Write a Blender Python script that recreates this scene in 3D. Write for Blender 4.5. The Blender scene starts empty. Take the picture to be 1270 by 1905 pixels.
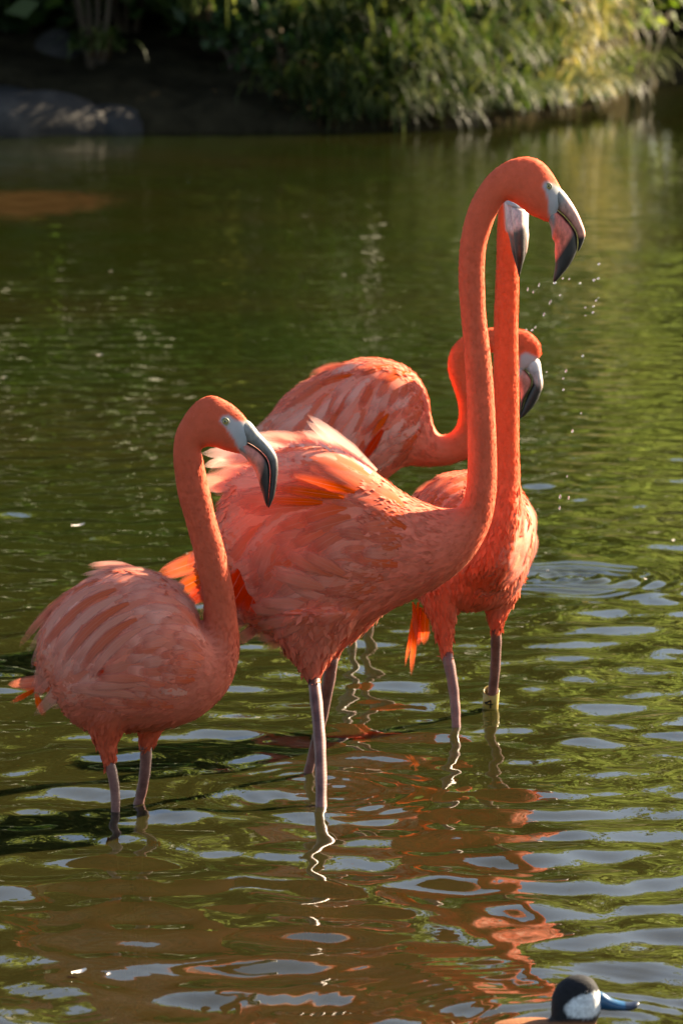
import bpy, bmesh, math, random
import numpy as np
from mathutils import Vector, Matrix
from mathutils.bvhtree import BVHTree

random.seed(7)
rng = np.random.default_rng(7)
sc = bpy.context.scene
COL = sc.collection

# ------------------------------------------------------------------ camera
F = 8050.0                       # focal length in photograph pixels
CX, CY = 635.0, 952.5
TH = math.atan(1052.5 / F)       # pitch below the horizon
CAMH = 7.0 * math.tan(TH + math.atan((1500 - CY) / F))
cam_d = bpy.data.cameras.new('camera')
cam_d.sensor_fit = 'VERTICAL'
cam_d.sensor_height = 36.0
cam_d.sensor_width = 24.0
cam_d.lens = 36.0 * F / 1905.0
cam_d.clip_start = 0.1
cam_d.clip_end = 2000
cam_d.dof.use_dof = True
cam_d.dof.focus_distance = 7.1
cam_d.dof.aperture_fstop = 11.0
cam = bpy.data.objects.new('camera', cam_d)
COL.objects.link(cam)
cam.location = (0, 0, CAMH)
cam.rotation_euler = (math.pi / 2 - TH, 0, 0)
sc.camera = cam

# ------------------------------------------------------------------ light
SUN_AZ, SUN_EL = math.radians(55.5), math.radians(30)
world = bpy.data.worlds.new('World')
sc.world = world
world.use_nodes = True
wn = world.node_tree
bg = wn.nodes['Background']
sky = wn.nodes.new('ShaderNodeTexSky')
sky.sky_type = 'NISHITA'
sky.sun_disc = False
sky.sun_elevation = SUN_EL
sky.sun_rotation = SUN_AZ
sky.air_density = 0.9
sky.dust_density = 1.2
sky.ozone_density = 1.0
wn.links.new(sky.outputs[0], bg.inputs[0])
bg.inputs[1].default_value = 0.05
sun_d = bpy.data.lights.new('sun', 'SUN')
sun_d.energy = 5.0
sun_d.angle = math.radians(0.53)
sun_d.color = (1.0, 0.86, 0.66)
sun = bpy.data.objects.new('sun', sun_d)
COL.objects.link(sun)
SDIR = Vector((math.sin(SUN_AZ) * math.cos(SUN_EL), math.cos(SUN_AZ) * math.cos(SUN_EL), math.sin(SUN_EL)))
sun.rotation_euler = SDIR.to_track_quat('Z', 'Y').to_euler()
sc.view_settings.view_transform = 'Standard'
sc.view_settings.look = 'None'
sc.view_settings.gamma = 1.0
sc.view_settings.exposure = 2.6
sc.view_settings.use_white_balance = True      # the photograph is balanced warm
sc.view_settings.white_balance_temperature = 7200
sc.view_settings.white_balance_tint = 10
sc.cycles.use_denoising = True
sc.cycles.max_bounces = 6
sc.cycles.transparent_max_bounces = 64
sc.cycles.caustics_reflective = False
sc.cycles.caustics_refractive = False
sc.cycles.sample_clamp_indirect = 6.0

# ------------------------------------------------------------------ helpers
FWD = np.array([0, math.cos(TH), -math.sin(TH)])
UPV = np.array([0, math.sin(TH), math.cos(TH)])
CAMP = np.array([0, 0, CAMH])

def pray(px, py):
    d = FWD - UPV * ((py - CY) / F)
    d[0] += (px - CX) / F
    return d
def at(px, py, Y):
    """point of the place seen at a photograph pixel, standing Y metres out"""
    d = pray(px, py)
    return CAMP + d * (Y / d[1])
def ground(px, py, z=0.0):
    d = pray(px, py)
    return CAMP + d * ((z - CAMH) / d[2])
def mpp(Y):
    return Y / math.cos(TH) / F

def tag(o, label=None, cat=None, group=None, kind=None):
    if label: o['label'] = label
    if cat: o['category'] = cat
    if group: o['group'] = group
    if kind: o['kind'] = kind
    return o
def obj(name, me, mat=None, parent=None):
    o = bpy.data.objects.new(name, me)
    COL.objects.link(o)
    if mat is not None and len(me.materials) == 0:
        me.materials.append(mat)
    if parent is not None:
        o.parent = parent
        o.matrix_parent_inverse = Matrix.Translation(-Vector(world_loc(parent)))
    return o
def world_loc(o):
    l = Vector(o.location)
    p = o.parent
    if p is not None and o.type == 'EMPTY':
        l = l + world_loc(p)
    elif p is not None:
        return Vector((0, 0, 0))
    return l
def empty(name, loc):
    o = bpy.data.objects.new(name, None)
    o.empty_display_size = 0.1
    COL.objects.link(o)
    o.location = loc
    return o
def mesh(name, verts, faces, smooth=True, uvs=None, cols=None, normals=None):
    me = bpy.data.meshes.new(name)
    if isinstance(verts, np.ndarray) and isinstance(faces, np.ndarray):
        nv, nf, k = len(verts), len(faces), faces.shape[1]
        me.vertices.add(nv); me.vertices.foreach_set('co', verts.astype(np.float32).ravel())
        me.loops.add(nf * k); me.loops.foreach_set('vertex_index', faces.astype(np.int32).ravel())
        me.polygons.add(nf)
        me.polygons.foreach_set('loop_start', np.arange(0, nf * k, k, dtype=np.int32))
        me.update(calc_edges=True); me.validate()
    else:
        me.from_pydata([tuple(v) for v in verts], [], [tuple(int(i) for i in f) for f in faces])
    if smooth:
        me.polygons.foreach_set('use_smooth', [True] * len(me.polygons))
    if uvs is not None:
        ul = me.uv_layers.new(name='UVMap')
        li = np.zeros(len(me.loops), dtype=np.int32)
        me.loops.foreach_get('vertex_index', li)
        ul.data.foreach_set('uv', np.asarray(uvs, dtype=np.float32)[li].ravel())
    if cols is not None:
        setcol(me, cols)
    me.update()
    if normals is not None:
        me.normals_split_custom_set_from_vertices([tuple(map(float, q)) for q in normals])
    return me
def setcol(me, cols, name='col'):
    a = me.color_attributes.new(name, 'FLOAT_COLOR', 'POINT')
    c = np.ones((len(me.vertices), 4), dtype=np.float32)
    c[:, :cols.shape[1]] = cols
    a.data.foreach_set('color', c.ravel())

def material(name):
    m = bpy.data.materials.new(name)
    m.use_nodes = True
    nt = m.node_tree
    for n in list(nt.nodes): nt.nodes.remove(n)
    out = nt.nodes.new('ShaderNodeOutputMaterial')
    def N(t, **kw):
        n = nt.nodes.new('ShaderNode' + t)
        for k, v in kw.items():
            if k.startswith('i_'):
                n.inputs[k[2:].replace('_', ' ')].default_value = v
            else:
                setattr(n, k, v)
        return n
    def L(a, b): nt.links.new(a, b)
    return m, nt, N, L, out
def ramp(N, stops):
    r = N('ValToRGB')
    e = r.color_ramp.elements
    while len(e) > 1: e.remove(e[-1])
    e[0].position = stops[0][0]; e[0].color = (*stops[0][1], 1)
    for p, c in stops[1:]:
        k = e.new(p); k.color = (*c, 1)
    return r

def mat_simple(name, stops, scale=8.0, rough=0.7, bump=0.3, detail=6, spec=0.3, dist=0.02, stretch=(1, 1, 1)):
    m, nt, N, L, out = material(name)
    tc = N('TexCoord'); mp = N('Mapping'); mp.inputs['Scale'].default_value = stretch
    L(tc.outputs['Object'], mp.inputs[0])
    no = N('TexNoise', i_Scale=scale, i_Detail=detail, i_Roughness=0.6); L(mp.outputs[0], no.inputs['Vector'])
    r = ramp(N, stops); L(no.outputs['Fac'], r.inputs[0])
    p = N('BsdfPrincipled', i_Roughness=rough); p.inputs['Specular IOR Level'].default_value = spec
    L(r.outputs[0], p.inputs['Base Color'])
    if bump:
        n2 = N('TexNoise', i_Scale=scale * 3, i_Detail=5); L(mp.outputs[0], n2.inputs['Vector'])
        b = N('Bump', i_Strength=bump, i_Distance=dist); L(n2.outputs['Fac'], b.inputs['Height']); L(b.outputs[0], p.inputs['Normal'])
    L(p.outputs[0], out.inputs[0])
    return m

def mat_leaf(name, c0, c1, c2, trans=0.45, rough=0.5, scale=1.5, spec=0.3, tv=1.6, tsat=1.1):
    m, nt, N, L, out = material(name)
    tc = N('TexCoord')
    no = N('TexNoise', i_Scale=scale, i_Detail=4); L(tc.outputs['Object'], no.inputs['Vector'])
    at_ = N('Attribute', attribute_name='col')
    mx = N('Math', operation='ADD'); L(no.outputs['Fac'], mx.inputs[0]); L(at_.outputs['Fac'], mx.inputs[1])
    mm = N('Math', operation='MULTIPLY'); mm.inputs[1].default_value = 0.5; L(mx.outputs[0], mm.inputs[0])
    r = ramp(N, [(0.25, c0), (0.5, c1), (0.75, c2)]); L(mm.outputs[0], r.inputs[0])
    p = N('BsdfPrincipled', i_Roughness=rough); p.inputs['Specular IOR Level'].default_value = spec
    L(r.outputs[0], p.inputs['Base Color'])
    t = N('BsdfTranslucent')
    hs = N('HueSaturation', i_Saturation=tsat, i_Value=tv); L(r.outputs[0], hs.inputs['Color']); L(hs.outputs[0], t.inputs[0])
    mi = N('MixShader'); mi.inputs[0].default_value = trans
    L(p.outputs[0], mi.inputs[1]); L(t.outputs[0], mi.inputs[2]); L(mi.outputs[0], out.inputs[0])
    return m

# ------------------------------------------------------------------ materials
def mat_plumage(name, use_attr=True, trans=0.3):
    """short contour plumage; the colour comes from the mesh's own colour attribute"""
    m, nt, N, L, out = material(name)
    a = N('Attribute', attribute_name='col')
    tc = N('TexCoord')
    no = N('TexNoise', i_Scale=55.0, i_Detail=5, i_Roughness=0.65); L(tc.outputs['Object'], no.inputs['Vector'])
    hs = N('HueSaturation'); L(a.outputs['Color'], hs.inputs['Color'])
    mr = N('MapRange'); mr.inputs['From Min'].default_value = 0.3; mr.inputs['From Max'].default_value = 0.7
    mr.inputs['To Min'].default_value = 0.93; mr.inputs['To Max'].default_value = 1.06
    L(no.outputs['Fac'], mr.inputs[0]); L(mr.outputs[0], hs.inputs['Value'])
    p = N('BsdfPrincipled', i_Roughness=0.75); p.inputs['Specular IOR Level'].default_value = 0.15
    p.inputs['Sheen Weight'].default_value = 0.15; p.inputs['Sheen Roughness'].default_value = 0.3
    p.inputs['Sheen Tint'].default_value = (1, 0.5, 0.3, 1)
    L(hs.outputs[0], p.inputs['Base Color'])
    n2 = N('TexNoise', i_Scale=260.0, i_Detail=4); L(tc.outputs['Object'], n2.inputs['Vector'])
    b = N('Bump', i_Strength=0.05, i_Distance=0.002); L(n2.outputs['Fac'], b.inputs['Height']); L(b.outputs[0], p.inputs['Normal'])
    t = N('BsdfTranslucent'); L(hs.outputs[0], t.inputs[0])
    mi = N('MixShader'); mi.inputs[0].default_value = trans
    L(p.outputs[0], mi.inputs[1]); L(t.outputs[0], mi.inputs[2]); L(mi.outputs[0], out.inputs[0])
    return m

def mat_feather(name):
    m, nt, N, L, out = material(name)
    oi = N('ObjectInfo')
    uv = N('UVMap'); uv.uv_map = 'UVMap'
    sx = N('SeparateXYZ'); L(uv.outputs[0], sx.inputs[0])
    # |u - .5|
    s = N('Math', operation='SUBTRACT'); s.inputs[1].default_value = 0.5; L(sx.outputs[0], s.inputs[0])
    ab = N('Math', operation='ABSOLUTE'); L(s.outputs[0], ab.inputs[0])
    # barbs: lines running obliquely from the shaft
    v1 = N('Math', operation='MULTIPLY'); v1.inputs[1].default_value = 1.3; L(ab.outputs[0], v1.inputs[0])
    v2 = N('Math', operation='SUBTRACT'); L(sx.outputs[1], v2.inputs[0]); L(v1.outputs[0], v2.inputs[1])
    cb = N('CombineXYZ'); L(v2.outputs[0], cb.inputs[0]); L(ab.outputs[0], cb.inputs[1]); L(oi.outputs['Random'], cb.inputs[2])
    mp = N('Mapping'); mp.inputs['Scale'].default_value = (34, 1.5, 40); L(cb.outputs[0], mp.inputs[0])
    no = N('TexNoise', i_Scale=1.0, i_Detail=4, i_Roughness=0.7); L(mp.outputs[0], no.inputs['Vector'])
    # colour: richer at the base, paler at the edge and tip
    hs = N('HueSaturation'); L(oi.outputs['Color'], hs.inputs['Color'])
    e1 = N('MapRange'); e1.inputs['From Min'].default_value = 0.15; e1.inputs['From Max'].default_value = 0.5
    e1.inputs['To Min'].default_value = 1.06; e1.inputs['To Max'].default_value = 0.98; L(ab.outputs[0], e1.inputs[0])
    e2 = N('MapRange'); e2.inputs['From Min'].default_value = 0.2; e2.inputs['From Max'].default_value = 1.0
    e2.inputs['To Min'].default_value = 1.03; e2.inputs['To Max'].default_value = 0.93; L(sx.outputs[1], e2.inputs[0])
    ms = N('Math', operation='MULTIPLY'); L(e1.outputs[0], ms.inputs[0]); L(e2.outputs[0], ms.inputs[1]); L(ms.outputs[0], hs.inputs['Saturation'])
    e3 = N('MapRange'); e3.inputs['From Min'].default_value = 0.3; e3.inputs['From Max'].default_value = 0.7
    e3.inputs['To Min'].default_value = 0.88; e3.inputs['To Max'].default_value = 1.1; L(no.outputs['Fac'], e3.inputs[0])
    L(e3.outputs[0], hs.inputs['Value'])
    # pale shaft
    sh = N('Math', operation='LESS_THAN'); sh.inputs[1].default_value = 0.022; L(ab.outputs[0], sh.inputs[0])
    shm = N('Math', operation='MULTIPLY'); shm.inputs[1].default_value = 0.15; L(sh.outputs[0], shm.inputs[0])
    mc = N('MixRGB'); mc.inputs[2].default_value = (0.85, 0.55, 0.45, 1); L(shm.outputs[0], mc.inputs[0]); L(hs.outputs[0], mc.inputs[1])
    p = N('BsdfPrincipled', i_Roughness=0.85); p.inputs['Specular IOR Level'].default_value = 0.05
    L(mc.outputs[0], p.inputs['Base Color'])
    t = N('BsdfTranslucent'); L(mc.outputs[0], t.inputs[0])
    mi = N('MixShader'); mi.inputs[0].default_value = 0.34
    L(p.outputs[0], mi.inputs[1]); L(t.outputs[0], mi.inputs[2])
    # loose, frayed outer edge and tip
    nz = N('Math', operation='MULTIPLY_ADD'); nz.inputs[1].default_value = 0.34; nz.inputs[2].default_value = -0.17; L(no.outputs['Fac'], nz.inputs[0])
    fa = N('Math', operation='ADD'); L(ab.outputs[0], fa.inputs[0]); L(nz.outputs[0], fa.inputs[1])
    f1 = N('MapRange'); f1.inputs['From Min'].default_value = 0.26; f1.inputs['From Max'].default_value = 0.52; L(fa.outputs[0], f1.inputs[0])
    fb = N('Math', operation='MULTIPLY_ADD'); fb.inputs[1].default_value = 1.0; L(sx.outputs[1], fb.inputs[0]); L(nz.outputs[0], fb.inputs[2])
    f2 = N('MapRange'); f2.inputs['From Min'].default_value = 0.68; f2.inputs['From Max'].default_value = 1.02; L(fb.outputs[0], f2.inputs[0])
    gt = N('Math', operation='MAXIMUM'); L(f1.outputs[0], gt.inputs[0]); L(f2.outputs[0], gt.inputs[1])
    tr = N('BsdfTransparent')
    m2 = N('MixShader'); L(gt.outputs[0], m2.inputs[0]); L(mi.outputs[0], m2.inputs[1]); L(tr.outputs[0], m2.inputs[2])
    L(m2.outputs[0], out.inputs[0])
    return m

def mat_attr(name, rough=0.4, spec=0.4, bump=0.15, bscale=120.0, stretch=(1, 1, 1), var=0.25):
    m, nt, N, L, out = material(name)
    a = N('Attribute', attribute_name='col')
    tc = N('TexCoord'); mp = N('Mapping'); mp.inputs['Scale'].default_value = stretch; L(tc.outputs['Object'], mp.inputs[0])
    no = N('TexNoise', i_Scale=bscale, i_Detail=5, i_Roughness=0.6); L(mp.outputs[0], no.inputs['Vector'])
    hs = N('HueSaturation'); L(a.outputs['Color'], hs.inputs['Color'])
    mr = N('MapRange'); mr.inputs['From Min'].default_value = 0.3; mr.inputs['From Max'].default_value = 0.7
    mr.inputs['To Min'].default_value = 1 - var; mr.inputs['To Max'].default_value = 1 + var
    L(no.outputs['Fac'], mr.inputs[0]); L(mr.outputs[0], hs.inputs['Value'])
    p = N('BsdfPrincipled', i_Roughness=rough); p.inputs['Specular IOR Level'].default_value = spec
    L(hs.outputs[0], p.inputs['Base Color'])
    b = N('Bump', i_Strength=bump, i_Distance=0.002); L(no.outputs['Fac'], b.inputs['Height']); L(b.outputs[0], p.inputs['Normal'])
    L(p.outputs[0], out.inputs[0])
    return m

M_PLUM = mat_plumage('short_plumage', trans=0.15)
M_DOWN = mat_plumage('loose_plumage', trans=0.25)
M_FEATH = mat_feather('vaned_feather')
M_BILL = mat_attr('bill_horn', rough=0.4, spec=0.4, bump=0.3, bscale=150, var=0.38, stretch=(1, 1, .45))
def mat_leg():
    m, nt, N, L, out = material('leg_skin')
    tc = N('TexCoord')
    no = N('TexNoise', i_Scale=45.0, i_Detail=6, i_Roughness=0.65); L(tc.outputs['Object'], no.inputs['Vector'])
    r = ramp(N, [(0.3, (0.085, 0.032, 0.027)), (0.5, (0.15, 0.062, 0.052)), (0.72, (0.23, 0.11, 0.09))]); L(no.outputs['Fac'], r.inputs[0])
    wv = N('TexWave', wave_type='BANDS', bands_direction='Z', i_Scale=60.0, i_Distortion=6.0, i_Detail=3.0); L(tc.outputs['Object'], wv.inputs['Vector'])
    mr = N('MapRange'); mr.inputs['To Min'].default_value = 0.94; mr.inputs['To Max'].default_value = 1.03; L(wv.outputs['Fac'], mr.inputs[0])
    hs = N('HueSaturation'); L(r.outputs[0], hs.inputs['Color']); L(mr.outputs[0], hs.inputs['Value'])
    p = N('BsdfPrincipled', i_Roughness=0.42); p.inputs['Specular IOR Level'].default_value = 0.4; L(hs.outputs[0], p.inputs['Base Color'])
    b = N('Bump', i_Strength=0.05, i_Distance=0.001); L(wv.outputs['Fac'], b.inputs['Height']); L(b.outputs[0], p.inputs['Normal'])
    L(p.outputs[0], out.inputs[0])
    return m
M_LEG = mat_leg()
M_IRIS = mat_simple('eye_iris', [(0.3, (0.28, 0.21, 0.06)), (0.7, (0.42, 0.34, 0.12))], scale=300, rough=0.15, bump=0, spec=0.6)
M_PUPIL = mat_simple('eye_pupil', [(0, (0.01, 0.009, 0.008)), (1, (0.015, 0.012, 0.01))], rough=0.1, bump=0, spec=0.6)
M_BAND = mat_simple('band_plastic', [(0.3, (0.24, 0.17, 0.035)), (0.7, (0.36, 0.27, 0.07))], scale=80, rough=0.4, bump=0.1, dist=0.001)
M_INK = mat_simple('black_ink', [(0, (0.012, 0.011, 0.01)), (1, (0.02, 0.018, 0.016))], rough=0.5, bump=0)

# ------------------------------------------------------------------ water
def water_height(x, y):
    h = np.zeros_like(x)
    r = np.random.default_rng(23)
    for i in range(56):
        lam = 0.060 * (4.6 ** r.random())         # 0.06 .. 0.28 m
        a = r.normal(math.radians(80), math.radians(45))
        k = 2 * math.pi / lam
        slope = 0.0132 * (lam / 0.15) ** 0.4
        ph = r.random() * 6.283
        d = x * math.cos(a) + y * math.sin(a)
        gate = 0.55 + 0.45 * np.sin(0.9 * x * r.normal() + 0.7 * y * r.normal() + r.random() * 6.28)
        h += slope / k * np.sin(k * d + ph) * gate
    # the wading birds stir the water round them; it lies calmer farther out
    h *= np.interp(y, [4, 9, 13, 22], [1.5, 1.4, 0.85, 0.7])
    def rings(px, py, lam, amp, r0, r1, ex=1.0):
        nonlocal h
        c = ground(px, py)
        rr = np.sqrt(((x - c[0]) * ex) ** 2 + (y - c[1]) ** 2)
        env = np.exp(-((rr - r0) / r1) ** 2)
        h = h + amp * np.sin(2 * math.pi * rr / lam) * env
    for (px, py) in [(597, 1498), (572, 1440), (215, 1512), (258, 1494), (848, 1356), (911, 1318)]:
        rings(px, py, 0.035, 0.00032, 0.03, 0.07)
    rings(590, 1470, 0.05, 0.0006, 0.16, 0.10)
    rings(1060, 1075, 0.06, 0.0030, 0.10, 0.15)
    rings(1085, 1078, 0.035, 0.0008, 0.06, 0.09)
    rings(1005, 1070, 0.03, 0.0006, 0.05, 0.10)
    rings(1100, 1930, 0.045, 0.0005, 0.18, 0.10)
    rings(960, 1900, 0.028, 0.0002, 0.25, 0.15)
    rings(130, 1870, 0.028, 0.00012, 0.10, 0.15)
    return h

def grid_axis_x():
    a = list(np.arange(0, 0.80, 0.0055))
    st = 0.008
    while a[-1] < 60:
        a.append(a[-1] + st); st *= 1.055
    a = np.array(a)
    return np.concatenate([-a[:0:-1], a])
def grid_axis_y():
    a = [-25.0, -15, -8, -4, -1, 1, 2.5, 3.5, 4.2, 4.6, 4.9]
    y = 5.0
    while y < 11.5:
        a.append(y); y += 0.0082
    while y < 60:
        a.append(y); y += 0.0082 * (y / 11.5) ** 2.0
    return np.array(a)
gx, gy = grid_axis_x(), grid_axis_y()
X, Yg = np.meshgrid(gx, gy)
H = water_height(X, Yg)
fade = np.clip((12.0 - np.abs(X)) / 8.0, 0, 1) * np.clip((Yg - 3.5) / 1.0, 0, 1)
H *= fade
V = np.stack([X, Yg, H], axis=-1).reshape(-1, 3)
nx, ny = len(gx), len(gy)
ii = (np.arange(ny - 1)[:, None] * nx + np.arange(nx - 1)[None, :]).ravel()
Fq = np.stack([ii, ii + 1, ii + nx + 1, ii + nx], axis=-1)

def mat_water():
    m, nt, N, L, out = material('pond_water')
    geo = N('NewGeometry')
    no = N('TexNoise', i_Scale=0.55, i_Detail=4); L(geo.outputs['Position'], no.inputs['Vector'])
    r0 = ramp(N, [(0.35, (0.013, 0.019, 0.003)), (0.65, (0.018, 0.018, 0.004))]); L(no.outputs['Fac'], r0.inputs[0])
    # silt stirred up where the birds wade
    sp = N('SeparateXYZ'); L(geo.outputs['Position'], sp.inputs[0])
    ny_ = N('Math', operation='MULTIPLY_ADD'); ny_.inputs[1].default_value = 3.0; L(no.outputs['Fac'], ny_.inputs[0]); L(sp.outputs[1], ny_.inputs[2])
    sl = N('MapRange'); sl.inputs['From Min'].default_value = 7.5; sl.inputs['From Max'].default_value = 12.5; L(ny_.outputs[0], sl.inputs[0])
    r = N('MixRGB'); r.inputs[1].default_value = (0.020, 0.0175, 0.005, 1); L(sl.outputs[0], r.inputs[0]); L(r0.outputs[0], r.inputs[2])
    mp = N('Mapping'); mp.inputs['Scale'].default_value = (1, 0.8, 1); L(geo.outputs['Position'], mp.inputs[0])
    n2 = N('TexNoise', i_Scale=16.0, i_Detail=3, i_Roughness=0.5); L(mp.outputs[0], n2.inputs['Vector'])
    b = N('Bump', i_Strength=0.09, i_Distance=0.006); L(n2.outputs['Fac'], b.inputs['Height'])
    fr = N('Fresnel', i_IOR=1.40); L(b.outputs[0], fr.inputs['Normal'])
    df = N('BsdfDiffuse'); L(r.outputs[0], df.inputs[0])
    tr = N('BsdfTransparent'); tr.inputs[0].default_value = (0.75, 0.68, 0.45, 1)
    mk = N('MixShader'); mk.inputs[0].default_value = 0.30; L(df.outputs[0], mk.inputs[1]); L(tr.outputs[0], mk.inputs[2])
    gl = N('BsdfGlossy'); gl.inputs['Roughness'].default_value = 0.015; L(b.outputs[0], gl.inputs['Normal'])
    mi = N('MixShader'); L(fr.outputs[0], mi.inputs[0]); L(mk.outputs[0], mi.inputs[1]); L(gl.outputs[0], mi.inputs[2])
    L(mi.outputs[0], out.inputs[0])
    return m
M_WATER = mat_water()
tag(obj('pond_water', mesh('pond_water', V, Fq), M_WATER), kind='structure')

# pond bed
BED = -0.34
bx, by = np.concatenate([np.linspace(-30, -4, 30)[:-1], np.linspace(-4, 4, 81), np.linspace(4, 30, 30)[1:]]), np.concatenate([np.linspace(-10, 4, 8), np.linspace(4.5, 46, 220)])
BX, BY = np.meshgrid(bx, by)
bc = ground(50, 378)
BZ = BED + 0.03 * np.sin(BX * 1.7 + 0.6 * BY) * np.cos(BY * 1.1)
BZ = np.maximum(BZ, 0.0025 - 0.012 * (((BX - bc[0]) / 0.95) ** 2 + ((BY - bc[1]) / 2.6) ** 2))
nbx = len(bx)
jj = (np.arange(len(by) - 1)[:, None] * nbx + np.arange(nbx - 1)[None, :]).ravel()
bed = obj('pond_bed', mesh('pond_bed', np.stack([BX, BY, BZ], -1).reshape(-1, 3), np.stack([jj, jj + 1, jj + nbx + 1, jj + nbx], -1)),
          mat_simple('mud', [(0.3, (0.009, 0.0052, 0.002)), (0.7, (0.018, 0.011, 0.0045))], scale=3, rough=0.9, bump=0.4, spec=0.0))
tag(bed, kind='structure')

# ------------------------------------------------------------------ far bank
def edge_y(x):
    return np.interp(x, [-30, -3, -1, 0.5, 1.2, 2.0, 2.55, 2.75, 3.6, 8, 30], [31, 32.5, 33.0, 33.2, 34.2, 37.2, 39.6, 42.5, 46.0, 48, 50])
def bank_z(x, y):
    d = y - edge_y(x)
    return np.interp(d, [-1.2, -0.15, 0.05, 0.5, 2.0, 6, 20, 60, 160], [-0.45, -0.35, 0.14, 0.34, 0.7, 1.1, 1.7, 2.5, 4.0])
lx = np.concatenate([np.linspace(-80, -8, 20)[:-1], np.linspace(-8, 8, 129), np.linspace(8, 80, 20)[1:]])
ld = np.concatenate([np.linspace(-1.2, 3, 60), np.linspace(3.4, 20, 30), np.linspace(24, 400, 20)])
LX, LD = np.meshgrid(lx, ld)
LY = edge_y(LX) + LD
LZ = bank_z(LX, LY) + 0.05 * np.sin(LX * 5.1 + 2 * LD) * np.sin(LD * 4.3 - LX * 1.3)
nlx = len(lx)
kk = (np.arange(len(ld) - 1)[:, None] * nlx + np.arange(nlx - 1)[None, :]).ravel()
M_SOIL = mat_simple('bank_soil', [(0.3, (0.012, 0.010, 0.006)), (0.7, (0.034, 0.027, 0.015))], scale=4, rough=0.95, bump=0.6, dist=0.05, spec=0.0)
bank = obj('bank', mesh('bank', np.stack([LX, LY, LZ], -1).reshape(-1, 3), np.stack([kk, kk + 1, kk + nlx + 1, kk + nlx], -1)), M_SOIL)
tag(bank, kind='structure')

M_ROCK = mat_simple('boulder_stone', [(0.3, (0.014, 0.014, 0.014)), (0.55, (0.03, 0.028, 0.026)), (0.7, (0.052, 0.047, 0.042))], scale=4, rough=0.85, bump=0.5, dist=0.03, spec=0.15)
def boulder(px0, px1, pytop, pybase, Y, depth, seed, label):
    p0, p1 = at(px0, pybase, Y), at(px1, pybase, Y)
    top = at(px0, pytop, Y)[2]
    cx, rx = (p0[0] + p1[0]) / 2, (p1[0] - p0[0]) / 2
    r = np.random.default_rng(seed)
    bm = bmesh.new(); bmesh.ops.create_icosphere(bm, subdivisions=4, radius=1)
    ph = r.random((5, 4)) * 6.28; fr = 1.2 + 2.2 * r.random((5, 3))
    for v in bm.verts:
        n = v.co.copy()
        d = 1 + sum(0.08 * math.sin(fr[i, 0] * n.x + ph[i, 0]) * math.sin(fr[i, 1] * n.y + ph[i, 1] + fr[i, 2] * n.z) for i in range(5))
        s = Vector((n.x, n.y, abs(n.z) ** 0.9 * math.copysign(1, n.z))) * d
        v.co = Vector((s.x * rx, s.y * depth, s.z * (top + 0.15) / 1.0 - 0.15))
    me = bpy.data.meshes.new('boulder'); bm.to_mesh(me); bm.free()
    me.polygons.foreach_set('use_smooth', [True] * len(me.polygons))
    o = obj('boulder', me, M_ROCK); o.location = (cx, Y + depth * 0.6, 0)
    tag(o, label, 'boulder', 'boulders at the shaded waterline')
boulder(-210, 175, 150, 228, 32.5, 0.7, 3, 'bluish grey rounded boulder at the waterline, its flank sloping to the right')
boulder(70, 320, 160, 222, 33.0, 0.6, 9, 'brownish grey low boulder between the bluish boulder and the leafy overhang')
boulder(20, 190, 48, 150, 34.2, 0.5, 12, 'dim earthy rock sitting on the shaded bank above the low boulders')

M_GRASS = mat_leaf('long_grass', (0.010, 0.021, 0.004), (0.028, 0.050, 0.009), (0.11, 0.125, 0.034), trans=0.38, rough=0.5, scale=2.0)
M_PALE = mat_leaf('pale_grass', (0.08, 0.085, 0.022), (0.20, 0.18, 0.060), (0.36, 0.30, 0.13), trans=0.45, rough=0.5, scale=2.0)
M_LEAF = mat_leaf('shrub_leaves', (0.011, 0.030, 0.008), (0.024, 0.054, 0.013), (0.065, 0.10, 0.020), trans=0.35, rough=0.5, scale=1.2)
M_LIME = mat_leaf('lime_leaves', (0.045, 0.08, 0.010), (0.08, 0.12, 0.018), (0.13, 0.155, 0.03), trans=0.5, rough=0.6, scale=1.5, spec=0.1)
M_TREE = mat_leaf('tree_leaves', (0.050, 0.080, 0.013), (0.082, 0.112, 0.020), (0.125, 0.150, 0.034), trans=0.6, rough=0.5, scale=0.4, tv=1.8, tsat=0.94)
M_BARK = mat_simple('bark', [(0.3, (0.035, 0.026, 0.018)), (0.7, (0.10, 0.075, 0.05))], scale=6, rough=0.9, bump=0.8, dist=0.03, stretch=(1, 1, 0.25))
M_STALK = mat_simple('stalk', [(0.3, (0.03, 0.02, 0.01)), (0.7, (0.07, 0.045, 0.022))], scale=20, rough=0.9, bump=0, spec=0.1)
M_DRY = mat_leaf('dry_leaf', (0.12, 0.06, 0.03), (0.25, 0.13, 0.065), (0.38, 0.22, 0.12), trans=0.35, rough=0.5, scale=3)

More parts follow.
